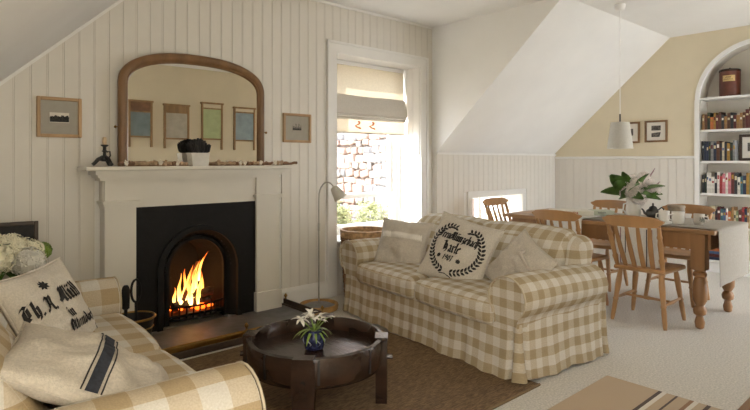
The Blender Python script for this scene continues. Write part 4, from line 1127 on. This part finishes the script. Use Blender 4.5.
for k in range(4):
    a = PI/2*k; fp4.add([(0, 0, 0), (math.cos(a-.5)*.016, math.sin(a-.5)*.016, .004), (math.cos(a)*.021, math.sin(a)*.021, .0), (math.cos(a+.5)*.016, math.sin(a+.5)*.016, .004)], [(0, 1, 2, 3)])
r7 = random.Random(21)
def bloom(c, r, m='petalcream', nn=130):
    mb = MB(); mb.lathe([(r*.2, -r*.8), (r*.75, -r*.45), (r*.85, 0), (r*.65, r*.55), (r*.1, r*.84)], 14)
    for k in range(nn):
        d = Vector((r7.gauss(0, 1), r7.gauss(0, 1), r7.gauss(0, 1))).normalized()
        m4 = Matrix.Translation(d*r*r7.uniform(.88, 1.04)) @ d.to_track_quat('Z', 'Y').to_matrix().to_4x4() @ Matrix.Rotation(r7.uniform(0, 3), 4, 'Z')
        mb.join(fp4, m4)
    o = mb.build('bloom', m, hv); o.location = c
    MB().tube([(-c[0], -c[1], .12-c[2]), (-c[0]*.4, -c[1]*.4, -c[2]*.3), (0, 0, 0)], .005, 5).build('bloom_stem', 'stem', o)
for c, r, m in (((.03, -.03, .235), .09, 'petalcream'), ((.125, .02, .20), .085, 'petalcream'), ((-.07, .01, .26), .085, 'petalcream'), ((.11, -.10, .16), .085, 'petalwhite'), ((-.04, -.12, .20), .085, 'petalcream'), ((.205, .06, .20), .045, 'leaf2'), ((-.13, -.06, .31), .06, 'petalcream')): bloom(c, r, m)
hm = leafmesh(.15, .034, .5, 'leaf')
for az, el, z in ((-.2, .3, .18), (.5, .55, .2), (-1.0, .2, .2), (-1.6, .9, .22), (-2.0, .5, .2), (1.2, .8, .22), (2.2, 1.0, .2), (-1.2, .05, .12), (-.6, .0, .12), (2.8, .7, .2), (-1.75, .1, .16), (.15, .75, .2)): spray('leaf', hm, hv, (.03*math.cos(az), .03*math.sin(az), z), az, el, 0, r7.uniform(.9, 1.3))

# ------------------------------------------------------------------ dining table
TX0, TX1, TY0, TY1, TZ = 4.58, 5.48, 1.32, 3.20, .775
dt = empty('dining_table', (0, 0, 0), 0, 'old pine farmhouse dining table with fat turned legs', 'dining table')
for i in range(6):
    a = TX0+(TX1-TX0)*i/6; MB().rbox((a+.075, (TY0+TY1)/2, TZ-.016), (.0745, (TY1-TY0)/2, .016), .004, 1, seg=1).build('plank', 'tabletop', dt)
for x0, x1, y0, y1 in ((TX0+.05, TX0+.075, TY0+.12, TY1-.12), (TX1-.075, TX1-.05, TY0+.12, TY1-.12), (TX0+.12, TX1-.12, TY0+.06, TY0+.085), (TX0+.12, TX1-.12, TY1-.085, TY1-.06)):
    MB().box(x0, x1, y0, y1, TZ-.16, TZ-.032).build('apron', 'tablepine', dt)
def turned_leg():
    mb = MB().box(-.05, .05, -.05, .05, .46, .743)
    mb.lathe([(.018, 0), (.03, .01), (.036, .05), (.026, .09), (.024, .10), (.042, .115), (.047, .145), (.040, .165), (.028, .18), (.034, .19), (.05, .22), (.054, .30), (.046, .36), (.036, .40), (.048, .41), (.05, .43), (.036, .445), (.046, .462)], 20)
    return mb.mesh('leg', 'tablepine', True)
tl = turned_leg()
for a in (TX0+.10, TX1-.10):
    for b in (TY0+.13, TY1-.13): inst('leg', tl, dt, (a, b, 0))
def cloth(name, m, label, path, w0, w1, axis, group=None, nw=10, wav=.004, cat='table runner'):
    """strip of cloth following path [(s, z)] across the given axis, between w0 and w1"""
    P_ = []
    for (a, b), (c, d) in zip(path, path[1:]):
        k = max(1, int(math.hypot(c-a, d-b)/.04))
        for i in range(k): P_.append((a+(c-a)*i/k, b+(d-b)*i/k))
    P_.append(path[-1]); n = len(P_)-1; zt = max(p[1] for p in P_)
    mb = MB()
    for lift in (0, .003):
        def F(u, v):
            s_, z = P_[int(round(u*n))]; dr_ = max(0, zt-z); w_ = w0+(w1-w0)*v
            o = wav*math.sin(v*13+1)*min(1, dr_*4)+ (wav*.8)*math.sin(v*31)*min(1, dr_*4)
            sg = -1 if s_ < (TY0+TY1)/2 - (1 if axis == 0 else 0)*0 and axis == 1 else 1
            if axis == 1: return (w_, s_-abs(o)-lift*(dr_ > .01), z+lift)
            return (s_-abs(o)*(1 if s_ < 5 else -1)-lift*(dr_ > .01), w_, z+lift)
        mb.grid(F, n, nw*2)
    return tag(mb.build(name, m, None, True, sharp=70), label, cat, group)
e = .006
cloth('linen_runner', 'runner', 'grey linen runner hanging over the near end of the dining table', [(2.95, TZ+.004), (TY0+.01, TZ+.004), (TY0-e, TZ-.01), (TY0-.012, .35)], 4.65, 5.42, 1)
tw = cloth('tea_towel', 'clothwhite', 'white cloth hanging over the table edge behind the nearest chair', [(4.95, TZ+.009), (TX0+.01, TZ+.009), (TX0-e, TZ-.01), (TX0-.012, .42)], 1.70, 2.06, 0, 'cloths across the table', cat='cloth')
for k, (yy, mm) in enumerate(((1.76, 'spike'), (1.80, 'pewter'), (1.97, 'pewter'), (2.01, 'spike'))):
    MB().box(TX0-.0195, TX0-.0175, yy-.004, yy+.004, .43, TZ-.03).build('woven_stripe', mm, tw)
cloth('tea_towel', 'clothwhite', 'white cloth hanging over the table edge between the two chair backs', [(4.95, TZ+.009), (TX0+.01, TZ+.009), (TX0-e, TZ-.01), (TX0-.012, .42)], 2.36, 2.70, 0, 'cloths across the table', cat='cloth')

# ------------------------------------------------------------------ farmhouse chairs
def chair():
    o = empty('farmhouse_chair', (0, 0, 0), 0, 'pine farmhouse chair', 'chair', 'farmhouse chairs round the table')
    def seatf(p, u): return Vector((p.x*(1+.06*u[1]), p.y+(.03*(1-u[0]**2) if u[1] > .5 else 0), p.z-.012*(1-u[0]**2)*(1-u[1]**2)*(u[2] > 0)))
    MB().rbox((0, 0, .436), (.21, .20, .018), .016, 3, seatf, seg=6).build('seat', 'pine', o, True, sharp=60)
    LEG = [(.013, 0), (.017, .03), (.020, .12), (.018, .16), (.024, .17), (.018, .185), (.022, .25), (.024, .32), (.020, .38), (.014, .425)]
    for sx in (-1, 1):
        for fy_, ty in ((.20, .15), (-.20, -.15)):
            b = Vector((sx*.205, fy_, 0)); t = Vector((sx*.155, ty, .425))
            MB().tube([b+(t-b)*(z/.425) for r, z in LEG], [r for r, z in LEG], 10).build('leg', 'pine', o, True)
    for sx in (-1, 1): MB().tube([(sx*.184, .182, .18), (sx*.186, .0, .178), (sx*.184, -.182, .18)], [.009, .015, .009], 8).build('stretcher', 'pine', o, True)
    MB().tube([(-.185, 0, .178), (-.02, 0, .178), (0, 0, .178), (.02, 0, .178), (.185, 0, .178)], [.009, .012, .017, .012, .009], 8).build('stretcher', 'pine', o, True)
    yb = lambda z: -.17-.15*((z-.45)/.40)
    for sx in (-1, 1):
        prf = [(.016, .44), (.019, .50), (.024, .53), (.017, .545), (.019, .60), (.021, .66), (.016, .70), (.023, .715), (.017, .735), (.015, .80)]
        MB().tube([(sx*(.175+.02*(z-.44)/.36), yb(z), z) for r, z in prf], [r for r, z in prf], 10).build('back_post', 'pine', o, True)
    for xx in (-.105, -.035, .035, .105):
        pts = [(xx*(1+.25*t), yb(.45+.35*t)-.012*math.sin(PI*t)-.016*(1-(xx/.2)**2)*t, .45+.35*t) for t in [i/8 for i in range(9)]]
        mb = MB()
        prev = None; vs = []; fs = []
        for i, p in enumerate(pts):
            hw = .011+.007*math.sin(PI*min(1, .25+i/8*.75)); 
            vs += [(p[0]-hw, p[1]-.006, p[2]), (p[0]+hw, p[1]-.006, p[2]), (p[0]+hw, p[1]+.006, p[2]), (p[0]-hw, p[1]+.006, p[2])]
        for i in range(len(pts)-1):
            for k in range(4): fs.append((4*i+k, 4*i+(k+1) % 4, 4*i+4+(k+1) % 4, 4*i+4+k))
        mb.add(vs, fs); mb.build('back_slat', 'pine', o, True, sharp=40)
    mb = MB(); n = 20; vs = []; fs = []
    for i in range(n+1):
        x = -.235+.47*i/n; q = x/.235
        zt = .875-.018*q*q - .05*max(0, abs(q)-.82)**1*3 ; zb = .785+.012*q*q+(.055*max(0, abs(q)-.80)*3)
        if zt-zb < .012: zt = zb+.012
        yc = yb(.83)-.035*(1-q*q)+.012
        vs += [(x, yc-.012, zb), (x, yc-.016, (zb+zt)/2), (x, yc-.018, zt), (x, yc+.006, zt+.002), (x, yc+.012, (zb+zt)/2), (x, yc+.010, zb)]
    for i in range(n):
        for k in range(6): fs.append((6*i+k, 6*i+(k+1) % 6, 6*i+6+(k+1) % 6, 6*i+6+k))
    fs += [tuple(range(5, -1, -1)), tuple(range(6*n, 6*n+6))]
    mb.add(vs, fs); mb.build('crest_rail', 'pine', o, True, sharp=45)
    return o
ch = chair()
spots = [(4.63, 1.815, -90, 'pine slat-back chair in full view beside the dining table'),
         (4.62, 2.45, -92, 'pine slat-back chair showing only its back above the gingham sofa'),
         (5.20, 3.42, 180, 'pine slat-back chair at the far end of the table before the low window'),
         (5.53, 2.66, 90, 'pine chair on the far side of the table partly behind the flower jug'),
         (5.50, 1.90, 90, 'pine chair on the far side of the table nearest the bookcase')]
for i, (x, y, a, lab) in enumerate(spots):
    o = ch if i == 0 else copy_tree(ch)
    o.location = (x, y, 0); o.rotation_euler = (0, 0, math.radians(a)); o['label'] = lab

# ------------------------------------------------------------------ on the table
Z0 = TZ+.0085
fj = empty('flower_jug', (4.98, 2.08, Z0), 0, 'white enamel jug of mauve flowers and green leaves on the table', 'flowers')
MB().lathe([(.055, 0), (.062, .006), (.064, .09), (.055, .14), (.058, .165), (.064, .175), (.056, .172), (.05, .14), (0, .13)], 28, caps=False).build('jug_body', 'ceramic2', fj, True)
MB().tube([(-.05, .03, .14), (-.08, .05, .13), (-.085, .053, .08), (-.055, .033, .04)], .007, 8).build('jug_handle', 'ceramic2', fj, True)
bigleaf = leafmesh(.25, .052, .45, 'leaf', 8); r8 = random.Random(31)
# directions: camera-side plane is roughly (0.72,-0.69)
ha = math.atan2(-.667, .745)
for off, el, ro, sc in ((PI, .75, 1.1, 1.0), (PI+.2, .42, 1.2, 1.05), (PI-.25, .12, 1.0, 1.0), (PI+.4, -.12, 1.2, .95), (.15, .1, 1.1, .9), (.9, .5, .8, .8), (-1.0, .5, .6, .9), (2.2, .9, .5, .9), (-1.6, .2, .4, .8),
                        (-2.2, .45, 1.0, .95), (PI-.1, .6, 1.3, 1.1), (-2.7, .05, 1.2, .85), (1.4, 1.1, 0, .8), (-.6, .1, .9, .75), (-1.4, 1.1, .2, .9), (-2.0, -.05, .9, .8), (-.9, -.1, .8, .7), (PI, 1.15, .9, .9)):
    az = ha+off; spray('leaf', bigleaf, fj, (.03*math.cos(az), .03*math.sin(az), .21), az, el+.25, ro, sc*1.12)
flt = MB()
for k in range(5):
    a = 2*PI*k/5; flt.add([(0, 0, 0), (math.cos(a-.4)*.013, math.sin(a-.4)*.013, .005), (math.cos(a)*.02, math.sin(a)*.02, .003), (math.cos(a+.4)*.013, math.sin(a+.4)*.013, .005)], [(0, 1, 2, 3)])
def cluster(az, el, ln, r, nn, m='petalpink'):
    d = Vector((math.cos(az)*math.cos(el), math.sin(az)*math.cos(el), math.sin(el))); tip = d*ln
    stm = MB().tube([(0, 0, .14), tuple(d*ln*.5+Vector((0, 0, .19))), tuple(tip+Vector((0, 0, .19)))], .0035, 5).build('flower_stem', 'stem', fj)
    mb = MB()
    for k in range(nn):
        dd = Vector((r8.gauss(0, 1), r8.gauss(0, 1), r8.gauss(0, 1))); dd = dd.normalized()*r*r8.uniform(.5, 1)
        mb.join(flt, Matrix.Translation(tip+Vector((0, 0, .19))+dd) @ dd.to_track_quat('Z', 'Y').to_matrix().to_4x4())
    mb.build('flower_head', m, stm)
for off, el, ln, r in ((PI, .8, .10, .05), (PI+.3, .4, .09, .045), (-1.5, .3, .08, .055), (-1.2, -.3, .07, .05), (0, .75, .13, .065), (.3, .45, .17, .06), (-.4, .5, .13, .06), (.1, .95, .17, .05), (-.2, .25, .16, .05), (-1.8, .9, .12, .05), (1.2, .9, .15, .05), (.1, .15, .17, .035), (-2.0, .2, .08, .06), (-2.0, .7, .09, .06), (-1.7, -.1, .08, .055), (-2.3, .45, .09, .05)): cluster(ha+off, el+.1, ln*1.25, r, 70)
def spike(az, el, ln):
    d = Vector((math.cos(az)*math.cos(el), math.sin(az)*math.cos(el), math.sin(el)))
    stm = MB().tube([(0, 0, .14), tuple(d*ln*.6+Vector((0, 0, .15))), tuple(d*ln+Vector((0, 0, .15)))], .003, 5).build('flower_stem', 'stem', fj)
    pts = [tuple(d*ln*t+Vector((0, 0, .15+.02*(t-.6)))) for t in (.62, .72, .82, .92, 1.0, 1.06)]
    MB().tube(pts, [.004, .007, .0065, .005, .004, .002], 7).build('flower_spike', 'spike', stm, True)
for off, el, ln in ((.12, .95, .34), (.0, .62, .28), (PI+.1, 1.28, .24), (-.1, 1.15, .26), (PI-.1, 1.0, .24)): spike(ha+off, el, ln)

tp = empty('teapot', (5.03, 1.93, Z0), ha, 'dark pewter teapot beside the flower jug', 'teapot')
MB().lathe([(.030, 0), (.035, .006), (.055, .03), (.062, .055), (.055, .08), (.035, .095), (.032, .10)], 24).build('pot_body', 'pewter', tp, True)
ld = MB().lathe([(.034, .10), (.028, .112), (.010, .12), (.006, .126)], 20).build('lid', 'pewter', tp, True)
MB().lathe([(.004, .124), (.009, .132), (.008, .14), (.002, .146)], 12).build('lid_knob', 'black', ld, True)
MB().tube([(-.05, 0, .045), (-.075, 0, .055), (-.085, 0, .08), (-.10, 0, .095)], [.015, .011, .008, .006], 10).build('spout', 'pewter', tp, True)
MB().tube([(.048, 0, .085), (.075, 0, .105), (.095, 0, .09), (.092, 0, .06), (.06, 0, .04)], .006, 8).build('handle', 'black', tp, True)
def mug(x, y, r, h, m, label, az):
    o = empty('mug', (x, y, Z0), az, label, 'mug', 'mugs on the table')
    MB().lathe([(r*.78, 0), (r*.86, .004), (r, h*.35), (r*.96, h*.8), (r, h), (r*.9, h), (r*.86, h*.5), (0, .01)], 24, caps=False).build('mug_body', m, o, True)
    MB().tube([(-r*.9, 0, h*.8), (-r*1.5, 0, h*.72), (-r*1.6, 0, h*.42), (-r*.92, 0, h*.25)], .006, 8).build('handle', m, o, True)
    return o
mug(4.90, 1.79, .044, .095, 'ceramic2', 'cream mug with its handle towards the teapot', ha)
mug(4.84, 1.66, .050, .10, 'ceramic2', 'larger cream mug in front of the brown stoneware jar', ha)
m3 = mug(4.92, 1.53, .042, .085, 'ceramic', 'small mug with a grey motif nearest the end of the table', ha+2.4)
pa = ha-PI/2
q = MB()
for k in range(10):
    a = pa-.4+.09*k; q.tube([(math.cos(a)*.0435, math.sin(a)*.0435, .03+.012*math.sin(k*1.9)), (math.cos(a+.04)*.0435, math.sin(a+.04)*.0435, .055+.01*math.cos(k*1.3))], .003, 5)
q.xf(Matrix.Rotation(-(ha+2.4), 4, 'Z')).build('printed_motif', 'boxgrey', m3)
MB().tube([(5.02, 1.62, Z0), (5.02, 1.62, Z0+.0)], .001, 3)
sj = empty('stoneware_jar', (5.06, 1.75, Z0), 0, 'brown stoneware jar behind the cream mugs', 'jar')
MB().lathe([(.058, 0), (.064, .006), (.066, .10), (.06, .115), (.0, .115)], 28, caps=False).build('jar_body', 'stoneware', sj, True)
MB().lathe([(.068, .112), (.07, .118), (.068, .135), (.02, .14), (0, .14)], 28, caps=False).build('lid', 'stoneware', sj, True)
def gamebox(name, loc, rz, w_, d, h, m, label, red):
    o = empty(name, loc, rz, label, 'box', 'boxes on the far end of the table')
    MB().rbox((0, 0, h*.45), (w_/2-.003, d/2-.003, h*.45), .003, 1, seg=1).build('box_tray', m, o)
    l = MB().rbox((0, 0, h*.62), (w_/2, d/2, h*.38), .004, 1, seg=1).build('lid', m, o)
    q = MB(); x = -w_*.30
    for k in range(9):
        wd = w_*.045; q.box(x, x+wd*.75, -d/2-.0012, -d/2+.001, h*.45, h*.45+h*(.30 if k % 3 else .38)); x += wd
    q.build('lid_lettering', red, l)
gamebox('game_box', (4.83, 2.60, Z0), math.radians(-45), .36, .22, .052, 'boxlid', 'white game box with red lettering on the far end of the table', 'boxred')
gamebox('game_box', (5.06, 2.42, Z0), math.radians(-41), .20, .16, .048, 'boxgreen', 'greenish game box beside the white one near the flower jug', 'boxgrey')

# ------------------------------------------------------------------ pendant lamp
pd = empty('pendant_lamp', (5.264, 2.324, CE), 0, 'white cone pendant lamp hanging over the dining table', 'pendant lamp')
MB().lathe([(.05, 0), (.05, -.02), (.042, -.05), (.03, -.058), (.006, -.06)], 24).build('ceiling_rose', 'white', pd, True)
MB().tube([(0, 0, -.05), (0, 0, -1.08)], .0045, 6).build('cord', 'white', pd)
MB().lathe([(.006, -1.06), (.008, -1.065), (.008, -1.13), (.016, -1.15)], 10).build('lamp_holder', 'pewter', pd, True)
sh = MB().lathe([(.018, -1.135), (.082, -1.14), (.085, -1.145), (.118, -1.395), (.1155, -1.395), (.082, -1.15), (.018, -1.142)], 36, caps=False).build('shade', 'shade', pd, True, sharp=50)
MB().lathe([(.012, -1.15), (.014, -1.20), (.03, -1.25), (.03, -1.275), (.012, -1.30)], 14).build('bulb', 'ceramic2', pd, True)

# ------------------------------------------------------------------ bookcase contents
PAL = {'brown leather': (92, 58, 38), 'tan': (150, 112, 70), 'dark green': (44, 54, 42), 'oxblood': (92, 40, 34), 'navy': (38, 46, 66), 'charcoal': (46, 46, 48), 'ochre': (158, 122, 52),
       'white': (216, 210, 198), 'red': (158, 52, 52), 'pink': (196, 120, 128), 'teal': (62, 100, 108), 'cream': (198, 184, 150), 'grey': (132, 130, 126), 'blue': (70, 92, 130), 'orange': (186, 108, 58), 'sage green': (122, 134, 98)}
for k, c in PAL.items(): M['bk_'+k] = mat('book_'+k.replace(' ', '_'), c, 0.55, 0.15, 30)
def book(y, z, t, h, d, colr, label, group, lean=0, band=None, flat=False, x0=None):
    o = empty('book', ((x0 or YX+.035), y, z), 0, label, 'book', group)
    if lean: o.rotation_euler = (lean, 0, 0)
    cv = MB().box(0, d, -.002, .001, 0, h).box(0, d, -t+.001, -t+.004, 0, h)
    cv.prism([(-.003, -.0), (-.007, -t*.25), (-.007, -t*.75), (-.003, -t+.001), (.003, -t+.001), (.003, 0)][::-1], 2, 0, h)
    cv.build('cover', 'bk_'+colr, o)
    MB().box(.004, d-.006, -t+.004, -.002, .004, h-.004).build('pages', 'pagecol', o)
    if band:
        b0 = h*random.uniform(.5, .7)
        MB().box(-.0082, -.006, -t*.82, -t*.18, b0, b0+h*random.uniform(.10, .2)).build('spine_label', 'bk_'+band, o)
    return o
random.seed(12)
names = {1.667: 'second', 1.30: 'third', .921: 'fourth', .54: 'fifth'}
rows = [
 (1.667, 'on the shelf of old leather books', 'old leather books', ['tan', 'brown leather', 'dark green', 'orange', 'ochre', 'oxblood', 'brown leather', 'charcoal', 'tan', 'brown leather', 'charcoal', 'oxblood', 'tan', 'tan', 'brown leather', 'oxblood', 'oxblood', 'charcoal', 'dark green', 'brown leather', 'tan'], (.14, .20), (.022, .036)),
 (1.30, 'on the shelf with the leaning picture', 'dark books by the leaning picture', ['charcoal', 'navy', 'navy', 'dark green', 'grey', 'navy', 'brown leather', 'charcoal', 'cream', 'charcoal', 'ochre', 'dark green', 'grey'], (.19, .235), (.02, .036)),
 (.921, 'on the shelf below the leaning picture', 'bright paperbacks on the middle shelf', ['charcoal', 'dark green', 'white', 'white', 'white', 'charcoal', 'white', 'red', 'pink', 'white', 'pink', 'oxblood', 'charcoal', 'white', 'teal', 'navy', 'ochre', 'sage green', 'charcoal', 'grey', 'teal', 'cream', 'red'], (.19, .255), (.02, .034)),
 (.54, 'on the shelf level with the table top', 'leaning books just above the table', ['oxblood', 'charcoal', 'brown leather', 'cream', 'cream', 'charcoal', 'oxblood', 'teal', 'blue', 'white', 'orange', 'tan', 'cream', 'sage green', 'oxblood', 'red', 'navy', 'tan', 'cream'], (.17, .24), (.02, .034)),
]
for z, ph, grp, cols, hr, tr_ in rows:
    y = AY1-.025
    for i, c in enumerate(cols):
        t = random.uniform(*tr_); h = random.uniform(*hr)
        if z == 1.667 and i >= 15: h += .05
        lean = 0
        if y-t < AY0+.08: break
        book(y, z+.0022, t-.001, h, random.uniform(.13, .17), c, f'{c} book, {ORD[i]} from the yellow wall {ph}', grp, lean, random.choice([None, 'cream', 'ochre', 'white', 'oxblood']) if c not in ('white', 'cream') else random.choice(['charcoal', 'red', 'blue']))
        y -= t
# lowest shelf: flat stack
zz = .1425
for i, (c, w_, t) in enumerate((('navy', .24, .03), ('oxblood', .22, .035), ('blue', .23, .028), ('orange', .19, .03), ('oxblood', .17, .026))):
    o = book(0, 0, t, w_, .17, c, f'{c} book lying {ORD[i]} from the bottom in the flat stack on the lowest shelf', 'flat stack of books')
    o.rotation_euler = (PI/2, 0, 0); o.location = (YX+.04, 2.14-.005*i, zz+t+.001); zz += t+.003
    o.rotation_euler = (PI/2, 0, 0)
def tin(y, label, h=.34, r=.105):
    o = empty('tea_tin', (YX+.135, y, SH[0]+.0022), 0, label, 'tin', 'old tins on the top shelf')
    MB().lathe([(r, 0), (r, h*.86)], 28).build('tin_body', 'tinred', o, True, sharp=50)
    l = MB().lathe([(r+.004, h*.84), (r+.004, h*.90), (r*.9, h*.93), (.0, h*.94)], 28, caps=False).build('lid', 'darkwood', o, True, sharp=50)
    MB().lathe([(.008, h*.93), (.014, h*.96), (.004, h*.99)], 12).build('lid_knob', 'darkwood', l, True)
    lb = MB().grid(lambda u, v: (-(r+.0015)*math.cos(-.75+1.2*u), (r+.0015)*math.sin(-.75+1.2*u), h*(.50+.20*v)), 10, 1).build('paper_label', 'label', o)
    q = MB()
    for j, (a, b) in enumerate(((.25, .7), (.12, .85))):
        for k in range(8):
            u = a+(b-a)*k/8; an = -.75+1.2*(1-u); zq = h*(.62-.07*j)
            q.tube([(-(r+.003)*math.cos(an), (r+.003)*math.sin(an), zq), (-(r+.003)*math.cos(an-.02), (r+.003)*math.sin(an-.02), zq+.010+.004*(k % 2))], .0022, 4)
    q.build('label_lettering', 'ink', lb)
tin(1.94, 'brown metal tin with a paper label on the top shelf'); tin(1.60, 'brown metal tin at the edge of the frame on the top shelf')
picture('picture_frame', (YX+.16, 1.72, SH[2]+.004), -PI/2, .26, .30, 'darkframe', 'dark framed picture leaning at the back of the bookcase', img_one, .03, 'matwhite', tilt=0)

# ------------------------------------------------------------------ low wooden bench, just in the corner of view
bn = empty('wooden_bench', (2.62, .38, .0105), 0, 'corner of a low wooden bench at the edge of the striped rug', 'bench')
for i in range(2): MB().rbox((0, -.10+.202*i, .385), (.46, .1, .015), .006, 2, seg=1).build('plank', 'benchwood', bn, True)
for a in (-.38, .38):
    for b in (-.15, .15): MB().rbox((a, b, .185), (.024, .024, .185), .006, 1, seg=1).build('leg', 'benchwood', bn)
